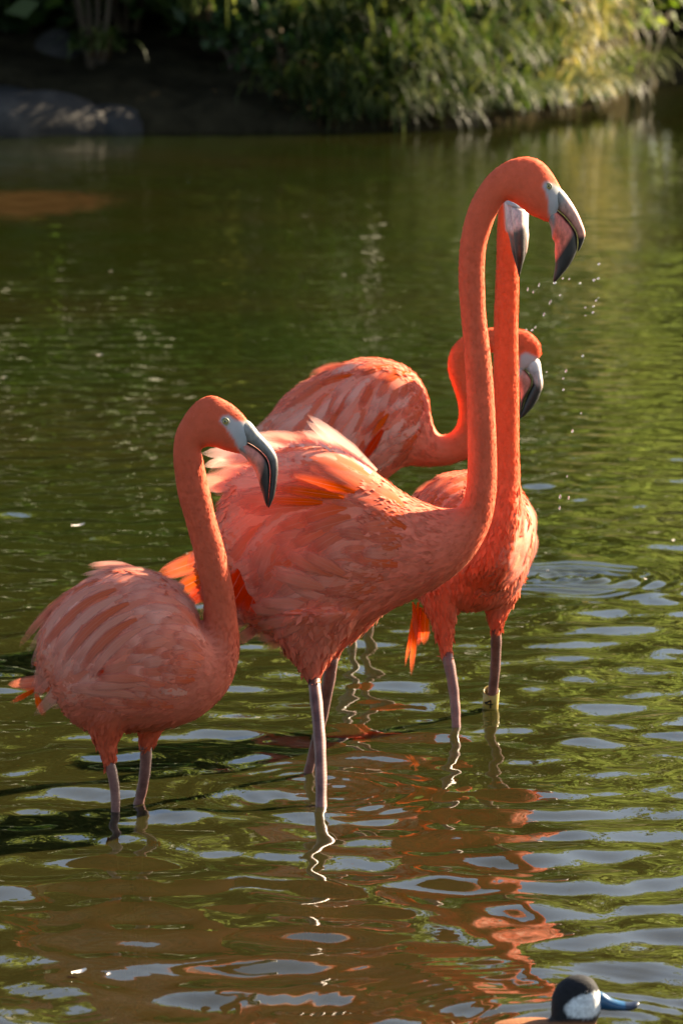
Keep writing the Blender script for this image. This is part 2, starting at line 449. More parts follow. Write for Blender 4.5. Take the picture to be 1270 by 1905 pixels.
def blade_mesh(name, n, length, width, lean, seed, base_r=0.1, droop=1.0, yaw0=None, yawspread=3.14, uplift=1.0):
    r = np.random.default_rng(seed)
    S = 7
    V, Fc, Cc = [], [], []
    for i in range(n):
        yaw = r.random() * 6.283 if yaw0 is None else yaw0 + r.normal() * yawspread
        L = length * (0.6 + 0.55 * r.random()); w = width * (0.7 + 0.6 * r.random())
        el = math.radians(88 - lean * r.random()) * uplift
        bend = math.radians(95 + 70 * r.random()) * droop
        p = np.array([r.normal() * base_r, r.normal() * base_r, 0.0])
        side = np.array([-math.sin(yaw), math.cos(yaw), 0])
        c = r.random(); k = len(V)
        for s in range(S):
            t = s / (S - 1)
            ww = w * (1 - t ** 2.2) * 0.5 + 0.0008
            tw = side * ww
            V.append(p - tw); V.append(p + tw); Cc += [[c] * 3, [c] * 3]
            a = el - bend * t ** 1.3
            p = p + np.array([math.cos(yaw) * math.cos(a), math.sin(yaw) * math.cos(a), math.sin(a)]) * L / (S - 1)
            if s: Fc.append([k + 2 * s - 2, k + 2 * s - 1, k + 2 * s + 1, k + 2 * s])
    return mesh(name, np.array(V), np.array(Fc), cols=np.array(Cc))

def leaf_cloud(name, n, radii, size, seed, shell=0.55, clumps=14, flat=0.0, aspect=0.5, csize=0.38):
    """leaves gathered in clumps spread through an ellipsoid"""
    r = np.random.default_rng(seed)
    cc = r.normal(size=(clumps, 3)); cc /= np.linalg.norm(cc, axis=1)[:, None]
    cc *= (shell + (1 - shell) * r.random(clumps))[:, None] * 0.8
    idx = r.integers(0, clumps, n)
    cs = csize * (0.6 + 0.8 * r.random(clumps))
    P = cc[idx] + r.normal(size=(n, 3)) * cs[idx][:, None] * 0.55
    P = P * np.array(radii)
    a = r.normal(size=(n, 3)); a[:, 2] -= 0.6; a /= np.linalg.norm(a, axis=1)[:, None]
    b = np.cross(a, r.normal(size=(n, 3))); b /= np.linalg.norm(b, axis=1)[:, None]
    ln = size * (0.6 + 0.8 * r.random(n))[:, None]; wd = ln * aspect
    nrm = np.cross(a, b)
    V = np.stack([P - a * ln * .5, P + b * wd * .5 + nrm * ln * .06, P + a * ln * .5 - nrm * ln * .08, P - b * wd * .5 + nrm * ln * .06], axis=1).reshape(-1, 3)
    Fc = np.arange(n * 4).reshape(-1, 4)
    c = np.repeat(np.clip(r.random(n) * 0.7 + 0.3 * r.random(clumps)[idx], 0, 1), 4)
    return mesh(name, V, Fc, cols=np.stack([c] * 3, 1), smooth=False)

def tube(pts, rad, sides=8, cap=True):
    pts = [np.array(p, float) for p in pts]
    V, Fc = [], []
    for i, p in enumerate(pts):
        t = pts[min(i + 1, len(pts) - 1)] - pts[max(i - 1, 0)]
        t = t / (np.linalg.norm(t) + 1e-9)
        u = np.cross(t, [0.3, 0.9, 0.2]); u /= np.linalg.norm(u); v = np.cross(t, u)
        for j in range(sides):
            a = 6.2832 * j / sides
            V.append(p + (u * math.cos(a) + v * math.sin(a)) * rad[i])
    n = len(pts)
    for i in range(n - 1):
        for j in range(sides):
            Fc.append([i * sides + j, i * sides + (j + 1) % sides, (i + 1) * sides + (j + 1) % sides, (i + 1) * sides + j])
    if cap:
        Fc.append(list(range(sides))[::-1]); Fc.append([(n - 1) * sides + j for j in range(sides)])
    return V, Fc
def merge(parts):
    V, Fc = [], []
    for v, f in parts:
        k = len(V); V += list(v); Fc += [[i + k for i in q] for q in f]
    return V, Fc

def grass_clump(px, dd, h, n, length, width, lean, seed, mat, label, group, dz=0.0, base_r=0.1, yaw0=None, ys=0.9, droop=1.0, uplift=1.0):
    Y = 36.0
    for _ in range(12):
        x = at(px, 200, Y)[0]; Y = float(edge_y(x)) + dd
    z = float(bank_z(x, Y)) + dz if h is None else h
    root = empty('grass_clump', (x, Y, z))
    tag(root, label, 'grass', group)
    o = obj('blades', blade_mesh('blades', n, length, width, lean, seed, base_r, droop, yaw0, ys, uplift), mat, root)
    o.matrix_parent_inverse = Matrix.Identity(4)
    r = random.Random(seed)
    parts = []
    for i in range(7):
        a = r.random() * 6.28; q = base_r * 0.8
        parts.append(tube([(q * math.cos(a), q * math.sin(a), -0.06), (q * math.cos(a) * 1.2, q * math.sin(a) * 1.2, 0.10)], [0.012, 0.008], 6))
    v, f = merge(parts)
    s = obj('root_stalks', mesh('root_stalks', v, f), M_STALK, root); s.matrix_parent_inverse = Matrix.Identity(4); s['kind'] = 'stuff'; o['kind'] = 'stuff'
    return root

def shrub(px, Y, z, radii, n, size, seed, mat, label, group, clumps=16, aspect=0.5, name='leafy_shrub', x=None):
    if x is None: x = at(px, 200, Y)[0]
    gz = float(bank_z(x, Y))
    root = empty(name, (x, Y, gz))
    tag(root, label, 'shrub', group)
    c = obj('crown', leaf_cloud('crown', n, radii, size, seed, clumps=clumps, aspect=aspect), mat, root)
    c.matrix_parent_inverse = Matrix.Identity(4); c.location = (0, 0, z - gz)
    r = random.Random(seed)
    parts = []
    for i in range(5):
        a = r.random() * 6.28
        e = (radii[0] * .6 * math.cos(a), radii[1] * .6 * math.sin(a), z - gz + radii[2] * .3 * r.random())
        parts.append(tube([(0.04 * math.cos(a), 0.04 * math.sin(a), -0.15), (e[0] * .4, e[1] * .4, e[2] * .6), e], [0.03, 0.02, 0.006], 6))
    v, f = merge(parts)
    s = obj('stems', mesh('stems', v, f), M_BARK, root); s.matrix_parent_inverse = Matrix.Identity(4)
    return root

def tree(x, y, h, rad, seed, label, n=8500):
    gz = float(bank_z(x, y))
    root = empty('broadleaf_tree', (x, y, gz))
    tag(root, label, 'tree', 'trees behind the bank, mirrored in the pond')
    r = random.Random(seed)
    pts = [(0, 0, -0.2)]; rd = [0.34]
    for i in range(1, 7):
        pts.append((pts[-1][0] + r.gauss(0, .15), pts[-1][1] + r.gauss(0, .15), h * 0.13 * i)); rd.append(0.34 * (1 - i / 8))
    parts = [tube(pts, rd, 10)]
    for i in range(9):
        b = pts[2 + i % 4]; a = r.random() * 6.28; l = rad * (0.6 + .3 * r.random())
        parts.append(tube([b, (b[0] + l * .5 * math.cos(a), b[1] + l * .5 * math.sin(a), b[2] + l * .35), (b[0] + l * math.cos(a), b[1] + l * math.sin(a), b[2] + l * .6)], [0.12, 0.07, 0.02], 7))
    v, f = merge(parts)
    t = obj('trunk', mesh('trunk', v, f), M_BARK, root); t.matrix_parent_inverse = Matrix.Identity(4)
    c = obj('crown', leaf_cloud('crown', n, (rad, rad, h * 0.47), 0.62, seed, shell=0.2, clumps=60, aspect=0.6, csize=0.40), M_TREE, root)
    c.matrix_parent_inverse = Matrix.Identity(4); c.location = (0, 0, h * 0.55)
    return root

# shaded shrubs over the boulders (left)
G1 = 'dark shrubs on the shaded bank'
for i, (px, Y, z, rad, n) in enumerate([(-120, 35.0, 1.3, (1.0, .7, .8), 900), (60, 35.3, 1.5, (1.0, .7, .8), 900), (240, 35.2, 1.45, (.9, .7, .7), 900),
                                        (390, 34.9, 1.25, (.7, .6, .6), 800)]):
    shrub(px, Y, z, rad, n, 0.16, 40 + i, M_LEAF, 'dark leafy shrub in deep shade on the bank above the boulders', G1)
# small-leaved bush in the middle
G2 = 'leafy bushes overhanging the water'
for i, (px, Y, z, rad, n, mt) in enumerate([(445, 33.9, 0.62, (.36, .4, .5), 520, M_LEAF), (540, 33.8, 0.72, (.40, .4, .5), 700, M_LEAF),
                                            (640, 33.9, 0.80, (.40, .4, .48), 700, M_LEAF), (500, 34.3, 1.15, (.5, .4, .45), 600, M_LEAF),
                                            (760, 34.8, 1.0, (.5, .4, .4), 600, M_LEAF), (900, 36.6, 0.95, (.45, .4, .42), 600, M_LEAF)]):
    shrub(px, Y, z, rad, n, 0.085, 60 + i, mt, ('broad leafy green bush overhanging the water between boulders and drooping grass' if i < 4 else 'leafy green bush peeping out behind the drooping grass clumps'), G2)
# long drooping grass
G3 = 'drooping grass clumps along the bank'
k = 0
for (px, dd, h, L) in [(545, .2, .30, .5), (590, .15, .25, .5), (625, .25, .40, .6), (655, .15, .30, .6), (690, .2, .42, .7), (715, .1, .25, .6), (745, .25, .50, .75), (775, .1, .30, .65), (800, .25, .55, .8), (825, .1, .30, .7),
                       (850, .2, .50, .8), (875, .1, .3, .7), (640, .6, .75, .75), (700, .6, .85, .8), (755, .6, .9, .85), (810, .6, .95, .85), (850, .7, .95, .8), (560, .6, .8, .7)]:
    k += 1
    grass_clump(px, dd, h, 60, L, 0.018, 55, 100 + k, M_GRASS, 'long green grass clump drooping ' + ('from the top of the bank above other clumps' if dd > .5 else 'over the pond edge beside the leafy bushes'), G3, yaw0=-1.35, ys=0.8)
for i, px in enumerate([610, 655, 690, 725, 750, 785, 815, 845, 870]):
    k += 1
    grass_clump(px, -.04, .10 + .05 * (i % 3), 50, .42 + .06 * (i % 4), 0.015, 60, 100 + k, M_GRASS, 'short green grass tuft trailing its tips in the water below the bushes', 'short tufts along the waterline', yaw0=-1.45, ys=0.9, base_r=.08)
G4 = 'backlit grass clumps on the sunny end of the bank'
for (px, dd, h, L, m) in [(915, .3, .5, .7, M_GRASS), (945, .6, .8, .8, M_GRASS), (975, .2, .4, .75, M_GRASS), (990, .5, .85, .9, M_GRASS), (1010, .2, .5, .8, M_GRASS), (1030, .5, .95, .9, M_PALE), (1045, .15, .4, .8, M_PALE), (1065, .4, .9, 1.0, M_PALE),
                          (1085, .2, .6, .95, M_PALE), (1010, .7, 1.15, .9, M_GRASS), (1060, .8, 1.25, 1.0, M_PALE), (1095, .4, 1.0, .9, M_PALE), (960, .9, 1.15, .9, M_GRASS),
                          (900, -.05, .14, .5, M_GRASS), (915, -.05, .14, .5, M_GRASS), (932, -.05, .14, .5, M_GRASS), (948, -.05, .12, .5, M_GRASS), (965, -.05, .15, .55, M_GRASS), (985, -.05, .14, .6, M_GRASS), (1005, -.05, .12, .6, M_GRASS), (1025, -.05, .12, .6, M_PALE), (1040, -.05, .12, .5, M_GRASS), (1055, -.05, .12, .6, M_GRASS), (1075, -.05, .15, .6, M_PALE), (1095, -.05, .12, .6, M_GRASS), (1110, -.05, .12, .6, M_GRASS), (1110, .3, .6, .8, M_GRASS), (1125, .6, 1.0, .8, M_GRASS)]:
    k += 1
    grass_clump(px, dd, h, 65, L, 0.020, 50, 100 + k, m, ('pale straw coloured' if m is M_PALE else 'deep green') + (' grass tuft trailing into the water at the sunny end of the bank' if h < .2 else ' backlit grass tuft arching high at the sunny end of the bank'), G4, yaw0=-0.9, ys=0.9)
grass_clump(1128, .0, 0.30, 48, 0.80, 0.030, 35, 333, M_LIME, 'bright lime grass tuft fanning low over the water at the bank end', None, yaw0=-0.45, ys=0.35, droop=0.75, uplift=0.6)
# lime sprig at the upper right
shrub(1180, 41.0, .80, (.62, .35, .17), 240, 0.13, 91, M_LIME, 'bright lime leafy sprig reaching out over the dark gap at the bank end', None, clumps=9)
# fern spray above the boulders
grass_clump(190, .3, 0.62, 34, 0.42, 0.026, 60, 335, M_GRASS, 'dim green fern spray hanging above the low boulder', None, yaw0=-1.9, ys=0.8)
grass_clump(372, .3, 0.9, 22, 1.0, 0.018, 40, 336, M_GRASS, 'thin trailing creeper hanging down to the water right of the low boulder', None, yaw0=-1.5, ys=0.5, droop=1.25)
# dry hanging leaf
def dry_leaf(px0, py0, px1, py1, Y, w, label):
    a, b = at(px0, py0, Y), at(px1, py1, Y)
    V, Fc = [], []
    for i in range(9):
        t = i / 8
        c = a + (b - a) * t + np.array([0.02 * math.sin(3 * t), -0.05 * math.sin(3.1 * t), 0])
        ww = w * (math.sin(math.pi * (0.08 + 0.9 * t)) ** 0.8)
        V += [c + [-ww, 0.02, 0], c + [0, -0.01, 0], c + [ww, 0.02, 0]]
        if i:
            q = 3 * i
            Fc += [[q - 3, q - 2, q + 1, q], [q - 2, q - 1, q + 2, q + 1]]
    o = obj('dry_leaf', mesh('dry_leaf', V, Fc), M_DRY)
    tag(o, label, 'leaf')
dry_leaf(934, 98, 962, 205, 35.8, 0.05, 'dry brown leaf hanging point down to the water in a dark bank gap')

# overhanging bushes and tall screen behind the bank
G5 = 'tall bushes behind the bank'
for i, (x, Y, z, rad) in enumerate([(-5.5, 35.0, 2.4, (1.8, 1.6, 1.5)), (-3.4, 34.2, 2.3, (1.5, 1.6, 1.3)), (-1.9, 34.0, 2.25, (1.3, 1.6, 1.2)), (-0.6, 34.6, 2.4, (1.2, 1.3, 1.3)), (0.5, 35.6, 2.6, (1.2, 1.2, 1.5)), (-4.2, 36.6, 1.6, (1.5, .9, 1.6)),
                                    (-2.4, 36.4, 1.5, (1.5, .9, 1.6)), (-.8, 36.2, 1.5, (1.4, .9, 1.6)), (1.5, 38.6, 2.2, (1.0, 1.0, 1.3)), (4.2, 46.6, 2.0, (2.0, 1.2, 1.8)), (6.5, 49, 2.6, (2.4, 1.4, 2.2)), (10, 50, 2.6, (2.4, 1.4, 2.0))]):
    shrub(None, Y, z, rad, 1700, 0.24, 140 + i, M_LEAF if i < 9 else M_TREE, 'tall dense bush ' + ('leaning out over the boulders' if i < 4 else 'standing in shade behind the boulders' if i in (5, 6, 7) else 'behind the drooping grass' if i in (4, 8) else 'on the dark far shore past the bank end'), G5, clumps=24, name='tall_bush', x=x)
k = 0
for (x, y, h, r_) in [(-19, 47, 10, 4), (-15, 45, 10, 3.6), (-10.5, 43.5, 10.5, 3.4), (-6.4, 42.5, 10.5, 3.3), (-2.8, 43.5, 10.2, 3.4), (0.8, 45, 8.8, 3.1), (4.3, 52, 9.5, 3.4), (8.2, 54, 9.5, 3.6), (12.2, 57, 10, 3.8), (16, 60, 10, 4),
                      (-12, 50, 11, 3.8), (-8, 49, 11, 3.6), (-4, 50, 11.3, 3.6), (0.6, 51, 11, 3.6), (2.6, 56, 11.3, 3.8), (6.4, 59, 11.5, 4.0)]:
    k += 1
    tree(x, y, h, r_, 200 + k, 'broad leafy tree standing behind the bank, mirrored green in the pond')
# ------------------------------------------------------------------ birds
def catmull(rows, sub):
    P = np.array(rows, float); n = len(P); out = []
    for i in range(n - 1):
        p0, p1, p2, p3 = P[max(i - 1, 0)], P[i], P[i + 1], P[min(i + 2, n - 1)]
        for s in range(sub):
            t = s / sub
            out.append(0.5 * (2 * p1 + (p2 - p0) * t + (2 * p0 - 5 * p1 + 4 * p2 - p3) * t * t + (3 * p1 - p0 - 3 * p2 + p3) * t ** 3))
    out.append(P[-1])
    return np.array(out)

def loft(rows, Y, sub=4, sides=20, dy0=0.0):
    """rows: (ax, ay, bx, by, half depth, depth offset) in pixels at distance Y -> rings in the place"""
    R = [tuple(r) + (0.0,) * (6 - len(r)) for r in rows]
    R = catmull(R, sub)
    m = mpp(Y)
    V, Fc, C, E1 = [], [], [], []
    for (ax, ay, bx, by, w, dy) in R:
        yy = Y + (dy + dy0) * m
        a, b = at(ax, ay, yy), at(bx, by, yy)
        c = (a + b) / 2; e1 = (b - a) / 2
        C.append(c); E1.append(e1)
        for j in range(sides):
            th = 6.2832 * j / sides
            V.append(c - e1 * math.cos(th) + np.array([0, -1, 0]) * max(w, 0.5) * m * math.sin(th))
    n = len(R)
    for i in range(n - 1):
        for j in range(sides):
            j2 = (j + 1) % sides
            Fc.append([i * sides + j, i * sides + j2, (i + 1) * sides + j2, (i + 1) * sides + j])
    Fc.append(list(range(sides))[::-1]); Fc.append([(n - 1) * sides + j for j in range(sides)])
    return np.array(V), Fc, np.array(C), R, sides

def remeshed(name, parts, voxel, smooth_it):
    V, Fc = [], []
    for v, f in parts:
        k = len(V); V += list(v); Fc += [[i + k for i in q] for q in f]
    me = mesh('tmp', V, Fc)
    bm = bmesh.new(); bm.from_mesh(me); bmesh.ops.recalc_face_normals(bm, faces=bm.faces); bm.to_mesh(me); bm.free()
    o = bpy.data.objects.new('tmp', me); COL.objects.link(o)
    r = o.modifiers.new('r', 'REMESH'); r.mode = 'VOXEL'; r.voxel_size = voxel; r.use_smooth_shade = True
    s = o.modifiers.new('s', 'SMOOTH'); s.factor = 0.5; s.iterations = smooth_it
    dg = bpy.context.evaluated_depsgraph_get()
    res = bpy.data.meshes.new_from_object(o.evaluated_get(dg))
    res.name = name
    bpy.data.objects.remove(o); bpy.data.meshes.remove(me)
    res.polygons.foreach_set('use_smooth', [True] * len(res.polygons))
    return res

def poly_sd(P, poly):
    """signed distance (negative inside) of points to a polygon, pixels"""
    P = np.asarray(P, float); n = len(poly); d = np.full(len(P), 1e9); ins = np.zeros(len(P), bool)
    for i in range(n):
        a = np.array(poly[i], float); b = np.array(poly[(i + 1) % n], float)
        e = b - a; w = P - a
        t = np.clip((w @ e) / (e @ e + 1e-9), 0, 1)
        d = np.minimum(d, np.linalg.norm(w - t[:, None] * e, axis=1))
        c = ((a[1] <= P[:, 1]) != (b[1] <= P[:, 1])) & (P[:, 0] < a[0] + (P[:, 1] - a[1]) * (b[0] - a[0]) / (b[1] - a[1] + 1e-12))
        ins ^= c
    return np.where(ins, -d, d)

def project(P):
    d = np.asarray(P) - CAMP
    z = d @ FWD
    return np.stack([CX + F * d[:, 0] / z, CY - F * (d @ UPV) / z], 1)

def lerp_guides(guides, x, y):
    G = np.array(guides, float)
    w = 1.0 / ((G[:, 0] - x) ** 2 + (G[:, 1] - y) ** 2 + 60.0) ** 1.6
    w /= w.sum()
    return w @ G[:, 2:]

PALE, ROSE, CORAL, ORANGE, RED = (np.array(c) for c in ((0.90, 0.45, 0.345), (0.82, 0.215, 0.13), (0.78, 0.135, 0.062), (0.76, 0.12, 0.035), (0.72, 0.055, 0.02)))
def shade(t):
    st = [PALE, ROSE, CORAL, ORANGE, RED]
    t = min(max(t, 0), 3.999); i = int(t)
    return st[i] + (st[i + 1] - st[i]) * (t - i)

class Bird:
    def __init__(s, Y, base, label, seed):
        s.Y = Y; s.m = mpp(Y); s.rng = random.Random(seed); s.seed = seed
        s.root = empty('flamingo', tuple(base))
        tag(s.root, label, 'flamingo', None)
    def body(s, main, extra, cols, extra_col, face=None, voxel=0.0042, smooth_it=4, face_col=(0.42, 0.43, 0.43)):
        """main: tail-to-head loft; extra: list of lofts (thighs ...) melted in; cols: colour stops along main"""
        v, f, C, R, _ = loft(main, s.Y, 5, 24)
        parts = [(v, f)]
        s.C = C
        tang = np.gradient(C, axis=0); tang /= np.linalg.norm(tang, axis=1)[:, None] + 1e-9
        n = len(C)
        ts = np.linspace(0, 1, n)
        cs = np.array([[np.interp(t, [c[0] for c in cols], [c[1][k] for c in cols]) for k in range(3)] for t in ts])
        FC, FT, FCol, FW = [C], [-tang], [cs], [np.abs(R[:, 4]) * s.m]
        for ei, e in enumerate(extra):
            v2, f2, C2, R2, _ = loft(e, s.Y, 4, 18)
            parts.append((v2, f2))
            t2 = np.gradient(C2, axis=0); t2 /= np.linalg.norm(t2, axis=1)[:, None] + 1e-9
            FC.append(C2[3:]); FT.append(t2[3:]); FCol.append(np.tile(extra_col[ei], (len(C2) - 3, 1))); FW.append(np.abs(R2[3:, 4]) * s.m)
        me = remeshed('body', parts, voxel, smooth_it)
        nv = len(me.vertices)
        co = np.zeros(nv * 3, np.float32); me.vertices.foreach_get('co', co); co = co.reshape(-1, 3).astype(float)
        s.FC, s.FT, s.FCol, s.FW = (np.concatenate(a) for a in (FC, FT, FCol, FW))
        colr, _ = s.field(co)
        pp = project(co)
        s.facemask = np.zeros(nv)
        if face is not None:
            sd = poly_sd(pp, face)
            k = np.clip(0.5 - sd / 5.0, 0, 1)[:, None]
            colr = colr * (1 - k) + np.array(face_col) * k
        s.face = face
        setcol(me, colr)
        s.bodyme = me
        s.bo = obj('body', me, M_PLUM, s.root)
        bm = bmesh.new(); bm.from_mesh(me)
        s.bvh = BVHTree.FromBMesh(bm); bm.free()
        s.co = co
    def field(s, P):
        """colour and lie of the plumage at points"""
        out = np.zeros((len(P), 3)); ft = np.zeros((len(P), 3))
        for i in range(0, len(P), 4000):
            q = P[i:i + 4000]
            d = np.linalg.norm(q[:, None, :] - s.FC[None], axis=2) - s.FW[None] * 0.8
            d = np.maximum(d, 0.0) + 0.004
            w = 1 / d ** 3
            w /= w.sum(1)[:, None]
            out[i:i + 4000] = w @ s.FCol; ft[i:i + 4000] = w @ s.FT
        return out, ft
    def down(s, n, cover, seed, skip=None, dens=None, mat=None):
        """thousands of short feather tips lying on the body"""
        me = s.bodyme
        me.calc_loop_triangles()
        tri = np.zeros(len(me.loop_triangles) * 3, np.int32); me.loop_triangles.foreach_get('vertices', tri); tri = tri.reshape(-1, 3)
        A, B, Cc = s.co[tri[:, 0]], s.co[tri[:, 1]], s.co[tri[:, 2]]
        nr = np.cross(B - A, Cc - A); ar = np.linalg.norm(nr, axis=1) + 1e-12; nr /= ar[:, None]
        r = np.random.default_rng(seed)
        cen = (A + B + Cc) / 3
        size = cover(project(cen)[:, 0], project(cen)[:, 1])      # feather length in px
        wgt = ar / np.maximum(size, 3) ** 1.7
        idx = r.choice(len(tri), n, p=wgt / wgt.sum())
        u, v = r.random(n), r.random(n); fl = u + v > 1; u[fl] = 1 - u[fl]; v[fl] = 1 - v[fl]
        P = A[idx] + (B - A)[idx] * u[:, None] + (Cc - A)[idx] * v[:, None]
        N = nr[idx]; Ls = size[idx] * s.m * (0.7 + 0.6 * r.random(n))
        col, ft = s.field(P)
        if s.face is not None:
            ok = (poly_sd(project(P), s.face) > 3)
            P, N, Ls, col, ft = P[ok], N[ok], Ls[ok], col[ok], ft[ok]
        if skip is not None:
            pq = project(P); near = P[:, 1] < s.Y
            for sp in skip:
                ok = ~((poly_sd(pq, sp) < -6) & near)
                P, N, Ls, col, ft, pq, near = P[ok], N[ok], Ls[ok], col[ok], ft[ok], pq[ok], near[ok]
        n = len(P)
        T = ft + r.normal(size=(n, 3)) * 0.22
        T -= N * (T * N).sum(1)[:, None]; T /= np.linalg.norm(T, axis=1)[:, None] + 1e-9
        S_ = np.cross(N, T)
        W = (Ls * np.where(Ls / s.m > 12, 0.17, 0.26))[:, None]; L_ = Ls[:, None]
        lift = ((0.05 + 0.16 * r.random(n) ** 2) * np.clip((Ls / s.m - 4.5) / 10.0, 0.12, 1.6))[:, None]
        V = np.stack([P - N * 0.0004, P + T * L_ * .55 - S_ * W + N * L_ * lift * .45, P + T * L_ + N * L_ * lift * .75, P + T * L_ * .55 + S_ * W + N * L_ * lift * .45], 1).reshape(-1, 3)
        Fc = np.arange(4 * n).reshape(-1, 4)
        jt = 0.04 + 0.16 * np.clip((Ls / s.m - 8) / 12, 0, 1)
        c = col * (1 + jt * (2 * r.random(n) - 1))[:, None]
        c = np.clip(c + (r.normal(size=(n, 1)) * 0.006), 0.005, 0.95)
        o = obj('down', mesh('down', V, Fc, cols=np.repeat(c, 4, axis=0), smooth=True, normals=np.repeat(N, 4, axis=0)), mat or M_DOWN, s.root)
        o['kind'] = 'stuff'
    def depth(s, px, py, nrm=False):
        d = pray(px, py); dv = Vector(d).normalized()
        h = s.bvh.ray_cast(Vector(CAMP), dv)
        if h[0] is None:
            h = s.bvh.find_nearest(Vector(at(px, py, s.Y)))
        return (h[0].y, h[1]) if nrm else h[0].y
    def feather(s, x, y, dx, dy, L, W, col, parent, lift=(0.8, 7.0), bend=0.0, free=None, n=8, camber=0.035, tip=3.0, name='feather'):
        l = math.hypot(dx, dy); dx, dy = dx / l, dy / l
        V, UV, Fc, NR = [], [], [], []
        rr = s.rng
        for i in range(n + 1):
            t = i / n
            cx = x + L * (dx * t - dy * bend * t * t); cy = y + L * (dy * t + dx * bend * t * t)
            tx, ty = dx - dy * 2 * bend * t, dy + dx * 2 * bend * t
            q = math.hypot(tx, ty); tx, ty = tx / q, ty / q
            w = W * 0.5 * (min(1, 0.35 + 1.6 * t) if t < 0.5 else 1.0) * max(0.0, 1 - t ** tip) ** 0.55
            w *= 1 + rr.uniform(-.05, .05)
            w = max(w, 0.4)
            lf = (lift[0] + (lift[1] - lift[0]) * t)
            dc = s.depth(cx, cy) if free is None else s.Y + (free[0] + (free[1] - free[0]) * t) * s.m
            for k in (-1, -0.5, 0, 0.5, 1):
                ex, ey = cx - ty * w * k, cy + tx * w * k
                if free is None:
                    de, nn = s.depth(ex, ey, True); NR.append(np.array(nn))
                    de = min(max(de, dc - W * .6 * s.m), dc + W * .6 * s.m)
                    de = dc + (de - dc) * 0.85
                else:
                    de = dc
                V.append(at(ex, ey, de - (lf - camber * W * k * k * min(1, w / (W * .3 + 1e-6))) * s.m))
                UV.append((0.5 + 0.5 * k, t))
            if i:
                for k in range(4):
                    b = 5 * i + k
                    Fc.append([b - 5, b - 4, b + 1, b])
        me = mesh(name, V, Fc, uvs=UV)
        if free is None and lift[1] < 9:
            gn = np.array([tuple(q.vector) for q in me.vertex_normals])
            NRa = np.array(NR)
            sg = np.sign((gn * NRa).sum(1)); sg[sg == 0] = 1
            bl = gn * sg[:, None] * 0.45 + NRa * 0.55
            bl /= np.linalg.norm(bl, axis=1)[:, None] + 1e-9
            vw = CAMP - np.array(V); vw /= np.linalg.norm(vw, axis=1)[:, None]
            fc = (bl * vw).sum(1)
            bl += vw * np.maximum(0, 0.25 - fc)[:, None]
            bl /= np.linalg.norm(bl, axis=1)[:, None] + 1e-9
            me.normals_split_custom_set_from_vertices([tuple(map(float, q)) for q in bl])
        o = obj(name, me, M_FEATH, parent)
        o.color = (*[float(c) for c in col], 1)
        return o
    def wing(s, poly, col, name='wing'):
        """skin of the folded wing under its feathers"""
        P = np.array(poly, float); st = 9.0
        x0, y0 = P.min(0); x1, y1 = P.max(0)
        xs, ys = np.arange(x0, x1, st), np.arange(y0, y1, st)
        G = np.array([(x, y) for y in ys for x in xs])
        ins = (poly_sd(G, poly) < -4).reshape(len(ys), len(xs))
        idm, V, Fc = {}, [], []
        for j in range(len(ys)):
            for i in range(len(xs)):
                if ins[j, i]:
                    idm[(i, j)] = len(V)
                    V.append(at(xs[i], ys[j], s.depth(xs[i], ys[j]) - 1.2 * s.m))
        for (i, j) in list(idm):
            if all(k in idm for k in ((i + 1, j), (i, j + 1), (i + 1, j + 1))):
                Fc.append([idm[(i, j)], idm[(i, j + 1)], idm[(i + 1, j + 1)], idm[(i + 1, j)]])
        used = sorted({i for f in Fc for i in f}); mp_ = {u: q for q, u in enumerate(used)}
        V = [V[u] for u in used]; Fc = [[mp_[i] for i in f] for f in Fc]
        me = mesh(name, V, Fc, cols=np.tile(col, (len(V), 1)))
        return obj(name, me, M_PLUM, s.root)
    def scatter(s, poly, guides, parent, maxn, lift=(0.8, 7.0), jit=0.12, along=0.25, across=0.44, cjit=0.22, tip=3.0):
        """guides: x, y, dx, dy, length, width, shade -> overlapping feathers across the polygon"""
        P = np.array(poly, float); x0, y0 = P.min(0); x1, y1 = P.max(0)
        pts = []
        rr = s.rng
        tries = 0
        while tries < 5000 and len(pts) < maxn:
            tries += 1
            x, y = rr.uniform(x0, x1), rr.uniform(y0, y1)
            if poly_sd([(x, y)], poly)[0] > 0: continue
            g = lerp_guides(guides, x, y)
            l = math.hypot(g[0], g[1]) + 1e-9; dx, dy = g[0] / l, g[1] / l
            L, W = g[2] * 1.5, g[3] * 1.6
            ok = True
            for (qx, qy) in pts:
                ax, ay = qx - x, qy - y
                if ((ax * dx + ay * dy) / (L * along)) ** 2 + ((-ax * dy + ay * dx) / (W * across)) ** 2 < 1:
                    ok = False; break
            if not ok: continue
            pts.append((x, y))
            a = math.atan2(dy, dx) + rr.gauss(0, jit)
            sc_ = rr.uniform(0.85, 1.18)
            c = shade(g[4] - .28 + rr.gauss(0, cjit)) * rr.uniform(0.88, 1.1)
            # curvature of the lie
            g2 = lerp_guides(guides, x + dx * L * .7, y + dy * L * .7)
            da = math.atan2(g2[1], g2[0]) - math.atan2(dy, dx)
            da = (da + math.pi) % (2 * math.pi) - math.pi
            s.feather(x - dx * L * .35, y - dy * L * .35, math.cos(a), math.sin(a), L * sc_, W * rr.uniform(.9, 1.15), c, parent,
                      lift=(lift[0], lift[1] * .38 * rr.uniform(.8, 1.35)), bend=max(-.45, min(.45, da * 0.5)) + rr.gauss(0, .04), tip=tip)
        return len(pts)
